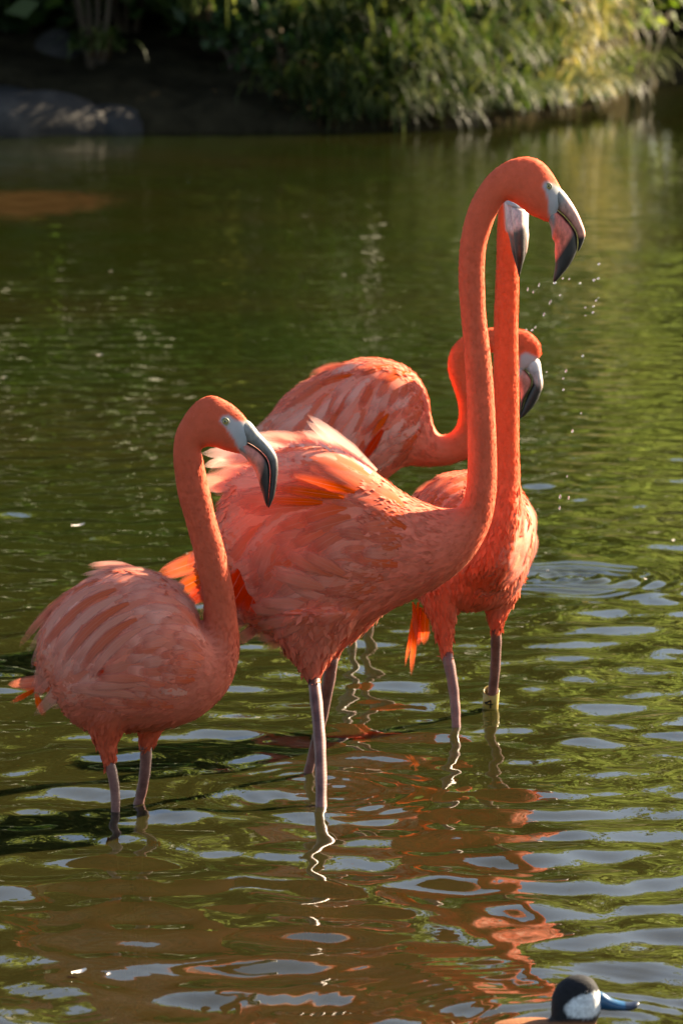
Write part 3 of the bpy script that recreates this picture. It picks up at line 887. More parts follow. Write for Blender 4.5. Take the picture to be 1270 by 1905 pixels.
    def leg(s, top, water, r0, r1, dy=0.0):
        T = at(top[0], top[1], s.Y + dy * s.m); Wp = ground(*water)
        d = (Wp - T)
        pts, rad = [], []
        for i in range(11):
            t = i / 10
            bow = np.array([0.004 * math.sin(3.1 * t), 0, 0])
            pts.append(T + d * t + bow); rad.append((r0 + (r1 - r0) * t) * s.m * (1 + 0.05 * math.sin(t * 40)))
        hock = Wp + d / abs(d[2]) * 0.07; hock[0] += 0.004
        foot = np.array([hock[0] + 0.012, hock[1] - 0.01, BED + 0.025])
        pts += [Wp + d / abs(d[2]) * 0.035, hock, hock + (foot - hock) * .15, hock + (foot - hock) * .6, foot]
        rr1 = r1 * s.m
        rad += [rr1 * 1.05, rr1 * 1.55, rr1 * 1.05, rr1 * .9, rr1 * 1.1]
        v, f = tube(pts, rad, 12)
        lg = obj('leg', mesh('leg', v, f), M_LEG, s.root)
        # webbed foot on the bed
        bx_, by_, bz_ = foot
        fv = [(bx_ - .012, by_ + .02, bz_), (bx_ - .012, by_ - .02, bz_), (bx_ + .08, by_ - .055, bz_ - .018), (bx_ + .085, by_ - .02, bz_ - .022), (bx_ + .10, by_, bz_ - .016),
              (bx_ + .085, by_ + .02, bz_ - .022), (bx_ + .08, by_ + .055, bz_ - .018), (bx_ - .03, by_, bz_ - .02)]
        fv = fv + [(a, b, c - .012) for a, b, c in fv]
        ff = [[0, 1, 2, 3], [0, 3, 4], [0, 4, 5, 6], [1, 0, 7], [8, 11, 10, 9], [8, 12, 11], [8, 14, 13, 12], [9, 15, 8]]
        ring = [7, 1, 2, 3, 4, 5, 6, 0]
        for a, b in zip(ring, ring[1:] + ring[:1]): ff.append([a, a + 8, b + 8, b])
        obj('foot', mesh('foot', fv, ff, smooth=False), M_LEG, lg)
        return lg
    def bill(s, upper, lower, ucol, lcol, dy0=0.0, gape=True):
        """ucol / lcol: colour stops along each mandible"""
        for nm, rows, stops in (('upper_bill', upper, ucol), ('lower_bill', lower, lcol)):
            v, f, C, R, sides = loft(rows, s.Y, 6, 24, dy0)
            n = len(C); cl = np.zeros((len(v), 3))
            for i in range(n):
                t = i / (n - 1)
                for j in range(sides):
                    # diagonal colour borders: the edge by the gape runs ahead
                    cth = math.cos(6.2832 * j / sides)        # +1 at a edge
                    tt = t + (0.08 * cth if nm == 'lower_bill' else -0.05 * cth)
                    c = np.array([np.interp(tt, [q[0] for q in stops], [q[1][k] for q in stops]) for k in range(3)])
                    if gape and nm == 'lower_bill' and cth > 0.86 and t > 0.05: c = c * 0.12
                    if gape and nm == 'upper_bill' and cth < -0.90: c = c * 0.25
                    cl[i * sides + j] = c
            obj(nm, mesh(nm, v, f, cols=cl), M_BILL, s.root)
    def eye(s, px, py, r, both=True):
        y = s.depth(px, py)
        def ball(c, rad, mat, parent, nm):
            bm = bmesh.new(); bmesh.ops.create_uvsphere(bm, u_segments=20, v_segments=12, radius=rad)
            for q in bm.verts: q.co = q.co + Vector(c)
            me = bpy.data.meshes.new(nm); bm.to_mesh(me); bm.free()
            me.polygons.foreach_set('use_smooth', [True] * len(me.polygons))
            return obj(nm, me, mat, parent)
        R = r * s.m
        c = at(px, py, y + R * 0.45)
        e = ball(c, R, M_IRIS, s.root, 'eye')
        ball(c + np.array([0, -R * .72, R * .12]), R * .36, M_PUPIL, e, 'pupil')
        # pale eyelid ring
        V, Fc = [], []
        cc = c + np.array([0, -R * .42, 0])
        for i in range(24):
            a = 6.2832 * i / 24
            for j in range(6):
                b = 6.2832 * j / 6
                q = R * (1.05 + .22 * math.cos(b))
                V.append(cc + np.array([q * math.cos(a), -R * .22 * math.sin(b), q * math.sin(a)]))
        for i in range(24):
            for j in range(6):
                Fc.append([i * 6 + j, ((i + 1) % 24) * 6 + j, ((i + 1) % 24) * 6 + (j + 1) % 6, i * 6 + (j + 1) % 6])
        obj('eyelid', mesh('eyelid', V, Fc, cols=np.tile((0.30, 0.28, 0.20), (len(V), 1))), M_BILL, e)

GREY, DARK, PINKB, BLACK = (0.19, 0.185, 0.175), (0.05, 0.045, 0.045), (0.55, 0.17, 0.12), (0.014, 0.013, 0.013)

# ---- A: the bird with its head turned in profile, standing in front of the others' tails
A = Bird(6.97, ground(236, 1504), 'flamingo with a rounded fluffed body and lowered bill, neck crossing the ruffled one', 11)
A.body([(96, 1262, 104, 1296, 12), (72, 1195, 125, 1328, 52), (98, 1130, 152, 1352, 85), (150, 1085, 190, 1362, 105), (225, 1056, 250, 1360, 115), (290, 1066, 310, 1355, 108), (333, 1095, 362, 1339, 90),
        (360, 1130, 402, 1309, 70), (373, 1158, 430, 1272, 50), (379, 1163, 445, 1218, 38), (379, 1140, 444, 1172, 34), (376, 1100, 437, 1110, 31), (366, 1055, 427, 1060, 30), (357, 1015, 416, 1013, 29),
        (345, 970, 402, 964, 29), (332, 925, 391, 916, 29), (325, 880, 383, 878, 28), (322, 845, 378, 853, 27), (326, 808, 374, 836, 26), (337, 783, 384, 831, 27), (352, 760, 400, 832, 28), (372, 742, 418, 838, 28),
        (396, 735, 436, 843, 27), (428, 749, 448, 845, 22), (452, 770, 456, 842, 17), (464, 786, 460, 836, 12)],
       [[(150, 1320, 260, 1320, 55, -30), (165, 1362, 232, 1362, 32, -30), (177, 1385, 221, 1378, 22, -30), (188, 1408, 218, 1400, 16, -28), (191, 1424, 215, 1422, 11, -26)],
        [(240, 1330, 335, 1330, 50, 35), (252, 1355, 305, 1357, 28, 35), (258, 1375, 296, 1372, 19, 35), (261, 1392, 285, 1390, 11, 35)]],
       [(0, ROSE * .8), (.25, ROSE * .85), (.36, CORAL * .9), (.42, CORAL * .8), (1, CORAL * .9)], [CORAL * .85, CORAL * .85],  # colours scaled down: the shade this bird stands in is put into its plumage
       face=[(409, 783), (413, 774), (426, 772), (436, 780), (447, 784), (470, 786), (480, 860), (453, 849), (440, 829), (437, 820), (419, 794)])
A.down(16000, lambda x, y: np.where(y < 850, 5.5, np.where((y < 1150) & (x > 320), 8.0, np.where(x > 340, 11.0, 17.0))), 1, skip=[[(330, 1110), (285, 1068), (220, 1060), (150, 1085), (95, 1130), (70, 1190), (85, 1250), (150, 1290), (240, 1300), (310, 1280), (340, 1200)]])
A.bill([(452, 777, 440, 815, 16), (467, 786, 449, 819, 15.5), (482, 805, 467, 826, 14), (502, 827, 484, 838, 12.5), (514, 847, 497, 852, 11), (517, 866, 502, 867, 10), (516, 888, 503, 885, 9.5), (511, 920, 501, 915, 7.5), (505, 936, 499, 932, 5), (500, 945, 498, 943, 1.5)],
       [(446, 818, 445, 842, 14), (452, 820, 455, 850, 15), (467, 827, 464, 861, 15), (484, 839, 473, 873, 14), (496, 853, 479, 890, 12.5), (501, 868, 483, 902, 11), (502, 886, 488, 917, 9), (500, 915, 493, 935, 6), (498, 941, 497, 943, 2)],
       [(0, GREY), (.34, GREY), (.45, (0.13, 0.125, 0.125)), (.55, DARK), (.68, BLACK), (1, BLACK)],
       [(0, GREY), (.12, GREY), (.20, PINKB), (.46, PINKB), (.56, BLACK), (1, BLACK)])
A.eye(419, 784.5, 6.3)
w = A.wing([(372, 1150), (330, 1085), (285, 1060), (220, 1052), (150, 1080), (95, 1125), (62, 1185), (60, 1250), (110, 1300), (200, 1330), (300, 1330), (350, 1270), (372, 1200)], ROSE * .8)
gA = [(365, 1150, -.55, -.85, 40, 18, .9), (345, 1105, -.8, -.55, 50, 22, .9), (300, 1075, -.97, -.2, 60, 22, .6), (230, 1065, -1, .05, 70, 22, .6), (300, 1150, -1, -.1, 50, 20, .8), (160, 1090, -.88, .45, 85, 22, .8),
      (110, 1135, -.62, .78, 100, 22, .9), (78, 1190, -.2, 1, 100, 22, .7), (200, 1120, -.9, .42, 80, 22, 1.0), (150, 1170, -.55, .85, 95, 22, .8), (108, 1215, -.1, 1, 80, 22, .6), (230, 1175, -.82, .55, 62, 20, .9),
      (190, 1225, -.65, .75, 62, 20, .8), (300, 1215, -1, .12, 44, 20, 1.0), (345, 1230, -.95, -.25, 30, 14, 1.2), (250, 1285, -1, -.18, 62, 24, .9), (180, 1290, -.95, -.2, 70, 24, .7), (300, 1310, -1, -.05, 40, 16, 1.1), (210, 1330, -.9, .3, 50, 20, 1.1)]
nA = A.scatter([(368, 1165), (350, 1115), (318, 1088), (280, 1068), (215, 1062), (160, 1088), (120, 1120), (92, 1165), (85, 1215), (110, 1262), (160, 1290), (220, 1318), (310, 1315), (345, 1265), (368, 1215)], gA, w, 230, lift=(.6, 6))
for i, (x, y, dx, dy, L, W, c, b) in enumerate([(262, 1170, -.9, .42, 128, 26, .5, -.36), (255, 1152, -.92, .38, 142, 26, 1.0, -.38), (250, 1138, -.92, .36, 152, 26, .4, -.40), (240, 1122, -.93, .35, 162, 25, 1.1, -.42), (228, 1108, -.94, .33, 170, 26, .3, -.42),
                                                (216, 1096, -.95, .31, 178, 25, 1.1, -.42), (204, 1086, -.95, .30, 184, 26, .4, -.42), (190, 1080, -.95, .28, 186, 24, .9, -.42), (165, 1092, -.8, .55, 176, 24, .3, -.38)]):
    A.feather(x, y, dx, dy, L, W, shade(c) * (.9 if c < 1 else .85), w, lift=(2.5, 4.5 + .4 * (i % 2)), bend=b, n=12)
# curled plumes on the back and rounded flank feathers
for (x, y, dx, dy, L, W, c, b, l1) in [(262, 1062, -.9, -.38, 96, 16, .1, -.30, 14), (285, 1068, -.93, -.3, 120, 17, .3, -.22, 10), (232, 1060, -1, .02, 82, 13, .2, -.10, 12), (310, 1085, -.85, -.45, 70, 20, .5, -.2, 10),
                                       (250, 1295, -.96, -.22, 130, 34, .5, -.10, 9), (255, 1275, -.97, -.10, 95, 28, .5, -.15, 9), (270, 1265, -.98, -.12, 95, 24, .8, -.1, 8)]:
    A.feather(x, y, dx, dy, L, W, shade(c) * .92, w, lift=(2, l1), bend=b)
A.feather(228, 1240, -.95, .25, 52, 26, RED * .8, w, lift=(1, 3), bend=-.1)
for (x, y, dx, dy, L, W, c, b) in [(110, 1262, -1, .18, 96, 30, ROSE * .9, .06), (120, 1275, -1, .1, 84, 26, CORAL, .05), (62, 1284, -.8, .55, 48, 12, ORANGE, .1), (70, 1282, -.85, .45, 46, 10, ORANGE, .1), (68, 1290, .25, .97, 46, 20, ORANGE, -.1), (95, 1250, -.8, -.5, 40, 16, ORANGE, -.1)]:
    A.feather(x, y, dx, dy, L, W, c, A.root, bend=b, free=(20, 34), camber=.12, name='tail_feather')
A.leg((203, 1415), (215, 1512), 10.5, 8.5, -28)
A.leg((272, 1384), (258, 1495), 11.5, 10.0, 35)

# ---- B: the tall bird shaking out its plumage
B = Bird(7.16, ground(585, 1478), 'tall flamingo with ruffled wing feathers and an arched neck, pink bill held highest of all', 12)
B.body([(415, 1040, 440, 1090, 15), (402, 970, 458, 1148, 50), (428, 905, 505, 1178, 82), (482, 858, 560, 1195, 102), (550, 825, 620, 1185, 112), (620, 832, 680, 1160, 110), (690, 872, 740, 1128, 98),
        (750, 918, 795, 1102, 83), (805, 941, 842, 1073, 67), (840, 946, 882, 1032, 52), (858, 936, 910, 980, 40), (866, 910, 921, 930, 34), (869, 870, 924, 880, 29), (869, 820, 923, 825, 28), (868, 760, 920, 760, 27), (865, 700, 916, 700, 26),
        (861, 640, 910, 640, 25), (857, 590, 904, 590, 24), (853, 545, 902, 545, 24), (852, 500, 901, 500, 24.5), (855, 455, 904, 460, 25), (862, 415, 912, 430, 25), (874, 378, 922, 402, 26), (893, 344, 932, 383, 27),
        (916, 317, 941, 373, 27), (948, 297, 960, 380, 28), (979, 291, 984, 399, 29), (1006, 299, 1004, 408, 28), (1025, 319, 1020, 415, 23), (1040, 344, 1027, 412, 17), (1046, 356, 1033, 404, 12)],
       [[(500, 1130, 680, 1130, 70, -38), (520, 1195, 660, 1165, 48, -38), (545, 1226, 638, 1190, 36, -38), (560, 1246, 612, 1225, 24, -38), (568, 1259, 600, 1250, 14, -38), (571, 1269, 595, 1266, 12, -38)],
        [(590, 1120, 730, 1120, 60, 45), (612, 1170, 705, 1150, 38, 45), (607, 1195, 670, 1180, 25, 45), (606, 1215, 640, 1205, 15, 45), (607, 1226, 633, 1222, 12, 45)]],
       [(0, ROSE), (.2, ROSE * .95), (.33, CORAL * .9), (.5, CORAL), (1, CORAL * 1.05)], [ROSE * .95, ROSE],
       face=[(1008, 347), (1012, 339), (1019, 337), (1029, 343), (1043, 352), (1060, 370), (1040, 400), (1026, 440), (1024, 412), (1019, 392), (1019, 373), (1014, 357)])
B.down(26000, lambda x, y: np.where(y < 440, 5.5, np.where(y < 900, 7.5, np.where(x > 830, 10.0, np.where(x > 700, 16.0, np.where(y > 1120, 24.0, 22.0))))), 2, skip=[[(690, 900), (620, 850), (550, 842), (485, 866), (440, 905), (410, 970), (425, 1050), (455, 1120), (530, 1150), (610, 1110), (690, 1030)]])
B.bill([(1036, 347, 1024, 385, 16), (1044, 352, 1033, 387, 15.5), (1057, 368, 1049, 401, 13.5), (1072, 392, 1062, 416, 11.5), (1083, 417, 1071, 431, 10), (1088, 434, 1075, 446, 9), (1086, 445, 1075, 455, 7), (1080, 460, 1074, 463, 4), (1076, 467, 1074, 467, 1.5)],
       [(1026, 384, 1019, 412, 15), (1033, 389, 1024, 425, 16), (1049, 403, 1026, 442, 15.5), (1062, 419, 1031, 452, 15), (1071, 434, 1031, 470, 13.5), (1073, 450, 1032, 487, 12), (1072, 466, 1031, 500, 10.5), (1061, 490, 1029, 513, 8), (1044, 512, 1028, 520, 5), (1032, 525, 1029, 524, 1.5)],
       [(0, GREY), (.16, GREY), (.26, (0.50, 0.26, 0.21)), (.58, (0.55, 0.22, 0.16)), (.66, BLACK), (1, BLACK)],
       [(0, GREY), (.10, GREY), (.17, (0.66, 0.15, 0.10)), (.42, (0.68, 0.15, 0.10)), (.50, BLACK), (1, BLACK)])
B.eye(1019.5, 347, 5.6)
w = B.wing([(735, 950), (715, 920), (690, 885), (620, 838), (550, 830), (480, 862), (430, 905), (405, 960), (420, 1060), (450, 1140), (530, 1190), (630, 1150), (690, 1080), (725, 1010)], ROSE)
gB = [(780, 960, -.9, -.35, 30, 15, 1.2), (720, 920, -.85, -.5, 54, 22, 1.1), (660, 880, -.82, -.5, 75, 26, 1.2), (600, 850, -.9, -.4, 95, 28, .4), (530, 840, -.98, -.15, 110, 30, .2), (460, 880, -.97, .2, 100, 30, .3),
      (640, 930, -.95, -.22, 90, 26, 1.7), (570, 920, -.98, -.1, 100, 28, 1.5), (480, 940, -.92, .3, 110, 30, .9), (430, 970, -.72, .65, 105, 28, .9), (700, 970, -.95, 0, 48, 18, 1.3), (620, 990, -.93, .3, 90, 28, 1.2),
      (540, 1000, -.85, .5, 100, 30, 1.2), (460, 1040, -.55, .8, 100, 28, 1.0), (430, 1060, -.35, .9, 80, 26, 1.0), (520, 1060, -.75, .6, 90, 28, 1.3), (760, 1030, -.95, .05, 30, 15, 1.3), (690, 1050, -.95, -.12, 58, 24, 1.2),
      (610, 1060, -.9, -.3, 85, 30, .8), (580, 1110, -.95, -.12, 85, 28, .8), (520, 1120, -.96, .05, 70, 26, .8), (500, 1160, -.9, .35, 60, 24, 1.0), (570, 1180, -.6, .75, 50, 22, 1.3), (680, 1100, -.95, .1, 50, 22, 1.3), (640, 1150, -.7, .6, 44, 20, 1.4)]
nB = B.scatter([(735, 940), (715, 915), (690, 892), (620, 846), (550, 838), (485, 866), (440, 905), (415, 960), (425, 1050), (455, 1130), (520, 1180), (600, 1190), (650, 1140), (700, 1080), (730, 1010)], gB, w, 250, lift=(.8, 8), jit=.2)
# raised plumes of the open wing
for (x, y, dx, dy, L, W, c, b, l) in [(700, 876, -.74, -.67, 166, 24, -.2, -.05, (4, 26)), (690, 880, -.76, -.65, 156, 24, -.2, -.03, (3, 18)), (672, 872, -.80, -.6, 132, 30, -.2, -.06, (2, 11)), (700, 885, -.72, -.7, 110, 26, .3, -.05, (2, 12)),
                                      (640, 850, -.84, -.5, 110, 34, .4, -.12, (1, 8)), (600, 838, -.93, -.4, 120, 36, .1, -.16, (1, 9)), (565, 832, -.97, -.28, 130, 38, .0, -.18, (1, 10)),
                                      (520, 850, -.98, -.16, 145, 34, -.2, -.12, (2, 12)), (500, 900, -.97, -.12, 110, 34, .2, -.25, (2, 10)), (520, 880, -.99, -.05, 120, 36, .1, -.1, (2, 10)),
                                      (660, 915, -.95, -.25, 130, 30, 2.3, -.02, (4, 12)), (640, 925, -.97, -.15, 130, 26, 3.0, -.02, (3, 9)), (600, 935, -.98, -.05, 110, 24, 2.6, .0, (3, 10))]:
    B.feather(x, y, dx, dy, L, W, np.array((.92, .60, .50)) if c < .05 else shade(c), w, lift=l, bend=b)
for (x, y, dx, dy, L, W, c, b) in [(500, 845, -.98, .08, 125, 30, np.array((.9, .56, .46)), -.10), (500, 880, -.96, .2, 118, 34, np.array((.88, .5, .4)), -.08), (490, 900, -.9, .38, 105, 34, ROSE * 1.1, -.06), (480, 880, -.92, .35, 95, 24, RED, .0)]:
    B.feather(x, y, dx, dy, L, W, c, w, free=(-20, 12), bend=b, camber=.14)
# red flight feathers and tail showing behind
for (x, y, dx, dy, L, W, c, b) in [(430, 1020, -.9, .36, 150, 46, CORAL, .03), (440, 1040, -.87, .48, 140, 44, ORANGE * .85, .02), (440, 1055, -.8, .6, 120, 44, RED, .02), (450, 1060, -.45, .9, 90, 60, RED, .001), (484, 1072, -.30, .95, 84, 64, RED, .001), (465, 1070, -.5, .83, 80, 58, RED, .001)]:
    B.feather(x, y, dx, dy, L, W, c, B.root, free=(-70, -58) if b == .001 else (12, 30), bend=b, camber=.1, name='tail_feather')
# ruffled flank plumes
for (x, y, dx, dy, L, W, c) in [(650, 1075, -.86, -.5, 105, 30, .9), (620, 1070, -.92, -.38, 100, 34, .9), (610, 1095, -.96, -.22, 115, 34, .7), (590, 1085, -.95, -.3, 95, 34, .6), (570, 1125, -.98, -.05, 95, 32, .5), (560, 1150, -.95, .2, 95, 32, .5), (560, 1165, -.93, .32, 90, 30, .6), (550, 1130, -.96, .1, 100, 32, .5)]:
    B.feather(x, y, dx, dy, L, W, shade(c), w, lift=(2, 16), bend=s_ if (s_ := B.rng.uniform(-.08, .08)) else 0)
B.leg((583, 1260), (597, 1500), 12, 10.5, -38)
B.leg((619, 1216), (572, 1440), 13, 9.0, 45)

# ---- C: the bird behind, facing the camera, with the numbered leg band
C_ = Bird(7.78, ground(880, 1338), 'flamingo facing forward with a straight upright neck, wearing a numbered yellow leg band', 13)
neckC = [(842, 1085, 940, 1092, 35, -70), (850, 1045, 958, 1045, 58, -88), (880, 985, 966, 985, 50, -95), (906, 930, 967, 930, 36, -95), (915, 880, 967, 880, 27, -90), (919, 820, 965, 820, 24, -85), (917, 740, 965, 740, 24, -80), (917, 660, 964, 660, 23, -75),
         (918, 600, 963, 600, 23, -70), (920, 540, 965, 540, 22, -65), (922, 500, 965, 500, 22, -60), (923, 460, 965, 460, 22, -55), (924, 425, 963, 425, 22, -50), (926, 395, 966, 397, 24, -52), (929, 370, 972, 372, 28, -62), (934, 348, 976, 352, 26, -72), (944, 338, 968, 340, 14, -80)]
bodyC = [(815, 884, 905, 876, 50, 45), (774, 918, 962, 908, 105, 25), (757, 962, 986, 950, 125, 15), (752, 1010, 993, 992, 130, 10), (755, 1060, 984, 1045, 122, 10), (768, 1098, 967, 1090, 100, 10), (790, 1125, 945, 1118, 66, 10), (820, 1135, 920, 1130, 28, 10)]
C_.body(neckC, [bodyC,
                [(775, 1080, 870, 1080, 55, -40), (785, 1120, 858, 1120, 36, -40), (800, 1155, 848, 1150, 24, -40), (810, 1185, 844, 1180, 18, -38), (818, 1212, 841, 1210, 12, -36), (820, 1222, 840, 1220, 10, -36)],
                [(885, 1070, 975, 1070, 50, 40), (900, 1110, 962, 1110, 32, 40), (903, 1135, 945, 1140, 22, 40), (908, 1160, 937, 1160, 14, 40), (911, 1172, 932, 1172, 10, 40)],
                [(928, 362, 974, 366, 26, -70), (932, 362, 978, 372, 26, -95), (937, 370, 980, 384, 22, -118), (941, 382, 980, 392, 16, -130)]],
        [(0, CORAL), (.3, CORAL * 1.0 + np.array([.03, -.02, -.02])), (1, CORAL + np.array([.05, -.03, -.03]))], [ROSE * .5 + CORAL * .5, CORAL, CORAL, CORAL],
        face=[(936, 372), (960, 366), (986, 384), (986, 430), (940, 430)])
C_.down(17000, lambda x, y: np.where(y < 900, 8.0, 17.0), 3, skip=[[(966, 930), (984, 955), (992, 1000), (980, 1050), (955, 1085), (930, 1080), (950, 1000)], [(858, 888), (815, 896), (780, 922), (765, 965), (770, 1030), (810, 1060), (840, 1000), (862, 930)]])
C_.bill([(950, 386, 978, 390, 13, -138), (953, 420, 977, 421, 14, -150), (955, 445, 977, 445, 13, -152), (958, 475, 975, 475, 11, -148), (962, 500, 970, 498, 6, -134), (964.5, 514, 966, 514, 2, -124)],
        [(938, 376, 983, 388, 18, -118), (941, 422, 982, 421, 20, -135), (946, 440, 983, 440, 18, -138), (951, 465, 980, 466, 15, -136), (955, 480, 977, 475, 13, -133), (962, 505, 969, 500, 7, -125), (964, 515, 966, 515, 2, -120)],
        [(0, (.55, .42, .38)), (.20, (.55, .34, .28)), (.26, (0.05, 0.035, 0.03)), (1, (0.025, 0.018, 0.016))],
        [(0, (.55, .46, .43)), (.22, (.52, .34, .29)), (.38, (.22, .13, .11)), (.60, (.05, .04, .035)), (1, BLACK)], gape=False)
w = C_.wing([(862, 885), (815, 892), (780, 920), (762, 965), (765, 1030), (800, 1060), (850, 1000), (880, 920)], ROSE)
gC = [(850, 890, -.95, .2, 44, 18, 1.2), (800, 905, -.8, .55, 50, 20, 1.2), (775, 950, -.4, .9, 50, 20, 1.4), (820, 960, -.6, .75, 45, 18, 1.8), (860, 940, -.8, .4, 40, 16, 1.8), (800, 1030, -.3, .95, 40, 18, 1.8)]
C_.scatter([(858, 888), (815, 896), (785, 922), (768, 965), (770, 1040), (810, 1080), (840, 1000), (862, 930)], gC, w, 80, lift=(.6, 5))
w2 = C_.wing([(970, 930), (984, 960), (988, 1000), (978, 1050), (960, 1085), (930, 1090), (950, 1000), (962, 940)], ROSE)
gC2 = [(975, 950, .15, 1, 46, 18, .6), (985, 1000, -.1, 1, 44, 18, .2), (960, 1020, -.2, 1, 44, 16, .9), (965, 1070, -.45, .9, 40, 16, .8), (930, 1075, -.6, .75, 40, 14, 1.2), (900, 1095, -.85, .5, 36, 13, 1.4)]
C_.scatter([(968, 925), (982, 955), (988, 1000), (978, 1050), (955, 1095), (900, 1108), (925, 1075), (948, 1000)], gC2, w2, 90, lift=(.6, 6))
for (x, y, dx, dy, L, W, c, b, fr) in [(778, 1120, -.12, 1, 138, 15, ORANGE, -.02, (10, 30)), (772, 1125, -.16, .98, 118, 9, ORANGE * 1.1, .0, (12, 34)), (790, 1130, .02, 1, 70, 26, ORANGE, .05, (20, 36)), (782, 1130, -.05, 1, 72, 18, RED, .0, (24, 40)), (768, 1120, .1, 1, 75, 12, CORAL, .0, (8, 22)), (775, 1130, -.2, 1, 100, 8, ORANGE, .0, (16, 40))]:
    C_.feather(x, y, dx, dy, L, W, c, C_.root, free=fr, bend=b, camber=.1, name='tail_feather')
C_.leg((830, 1212), (848, 1355), 11, 8.5, -36)
lc = C_.leg((922, 1165), (911, 1318), 10.5, 9.0, 40)
# leg band with its number
gw = ground(911, 1316)
mb = mpp(gw[1])
axis = at(922, 1165, C_.Y + 40 * C_.m) - gw; axis /= np.linalg.norm(axis)
cen = gw + axis * 8 * mb; cen[1] -= 0.004
u_ = np.array([1.0, 0, 0]); u_ -= axis * (u_ @ axis); u_ /= np.linalg.norm(u_); v_ = np.cross(axis, u_)
Vb, Fb = [], []
R0 = 15.0 * mb; R1 = 13.4 * mb
prof = [(R0, -30), (R0, 36), (R1, 36), (R1, -30)]
for (rad, hgt) in prof:
    for i in range(28):
        a = 6.2832 * i / 28
        Vb.append(cen + axis * hgt * mb + (u_ * math.cos(a) + v_ * math.sin(a)) * rad)
for kq in range(4):
    for i in range(28):
        i2 = (i + 1) % 28; k2 = (kq + 1) % 4
        Fb.append([kq * 28 + i, kq * 28 + i2, k2 * 28 + i2, k2 * 28 + i])
band = obj('leg_band', mesh('leg_band', Vb, Fb), M_BAND, C_.root)
band['label'] = 'yellow plastic leg band printed with a black 4'
front = None
def band_pt(sx, sh, lift=0.0008):
    """sx across (px from the middle of the visible face), sh up (px)"""
    ang = math.asin(max(-1, min(1, sx / 15.0)))
    sgn = -1.0 if v_[1] > 0 else 1.0
    return cen + axis * sh * mb + (u_ * math.sin(ang) + v_ * sgn * math.cos(ang)) * (R0 + lift)
def stroke(p, q, wd):
    V, Fc = [], []
    (x0, y0), (x1, y1) = p, q
    l = math.hypot(x1 - x0, y1 - y0); nx_, ny_ = -(y1 - y0) / l * wd / 2, (x1 - x0) / l * wd / 2
    for i in range(7):
        t = i / 6; x, y = x0 + (x1 - x0) * t, y0 + (y1 - y0) * t
        V += [band_pt(x + nx_, y + ny_), band_pt(x - nx_, y - ny_)]
        if i: Fc.append([2 * i - 2, 2 * i - 1, 2 * i + 1, 2 * i])
    return V, Fc
fv, ff = merge([stroke((-1.5, 26), (-11, 14.5), 2.6), stroke((-11.5, 14), (3.5, 15.5), 2.6), stroke((-1.2, 26.5), (-.4, 6), 2.6)])
obj('number', mesh('number', fv, ff, smooth=False), M_INK, band)

# ---- D: the bird at the back with the folded wing
D = Bird(8.85, ground(670, 1168), 'flamingo behind the ruffled one, body tipped forward and neck looped low in a tight curve', 14)
D.body([(478, 830, 492, 858, 18), (494, 784, 540, 900, 58), (538, 728, 600, 925, 85), (603, 690, 650, 925, 95), (668, 667, 700, 905, 95), (724, 670, 735, 878, 86), (768, 692, 752, 868, 74), (793, 732, 768, 866, 56), (803, 782, 790, 868, 40),
        (815, 806, 822, 867, 30), (832, 808, 850, 861, 25), (847, 794, 882, 845, 23), (853, 770, 898, 810, 22), (850, 745, 897, 765, 21), (841, 717, 885, 725, 21), (833, 690, 877, 697, 21), (834, 665, 877, 682, 21), (843, 643, 884, 669, 21), (862, 625, 898, 660, 21),
        (890, 614, 918, 656, 21), (925, 609, 938, 662, 22), (960, 611, 952, 676, 23), (986, 619, 958, 688, 22), (1004, 640, 960, 692, 18), (1006, 662, 966, 694, 13)],
       [[(580, 860, 690, 860, 55, -35), (600, 910, 680, 900, 36, -35), (625, 950, 675, 940, 20, -35), (640, 985, 664, 980, 11, -35)],
        [(620, 850, 730, 850, 55, 35), (650, 900, 715, 890, 32, 35), (670, 940, 702, 930, 16, 35), (676, 965, 698, 960, 10, 35)]],
       [(0, ROSE), (.25, ROSE), (.36, CORAL), (.5, CORAL + np.array([.03, -.02, -.02])), (1, CORAL + np.array([.04, -.02, -.02]))], [CORAL, CORAL],
       face=[(968, 660), (978, 655), (1012, 672), (1012, 720), (960, 720), (962, 690)], face_col=(.5, .46, .45))
D.down(15000, lambda x, y: np.where(x > 815, 7.0, 14.0), 4, skip=[[(505, 790), (550, 738), (605, 702), (668, 682), (724, 685), (760, 704), (775, 740), (760, 800), (735, 850), (650, 880), (560, 860)]])
D.bill([(994, 664, 970, 680, 14), (1003, 672, 976, 686, 13.5), (1007, 695, 988, 700, 12), (1009, 716, 990, 713, 11), (1004, 733, 984, 727, 9.5), (996, 750, 977, 742, 7.5), (983, 766, 972, 758, 5), (968, 779, 966, 777, 1.5)],
       [(968, 680, 958, 690, 13), (976, 688, 960, 702, 13), (987, 702, 965, 720, 12), (988, 715, 967, 735, 10.5), (982, 729, 967, 748, 9), (975, 744, 966, 762, 6), (967, 776, 965, 777, 1.5)],
       [(0, (.48, .46, .46)), (.22, (.45, .42, .42)), (.40, (.42, .30, .27)), (.48, BLACK), (1, BLACK)],
       [(0, (.45, .4, .4)), (.14, (.5, .3, .25)), (.2, PINKB), (.50, PINKB), (.60, BLACK), (1, BLACK)])
w = D.wing([(500, 790), (545, 735), (605, 698), (668, 676), (724, 680), (764, 702), (785, 740), (770, 800), (740, 860), (650, 900), (560, 870)], ROSE)
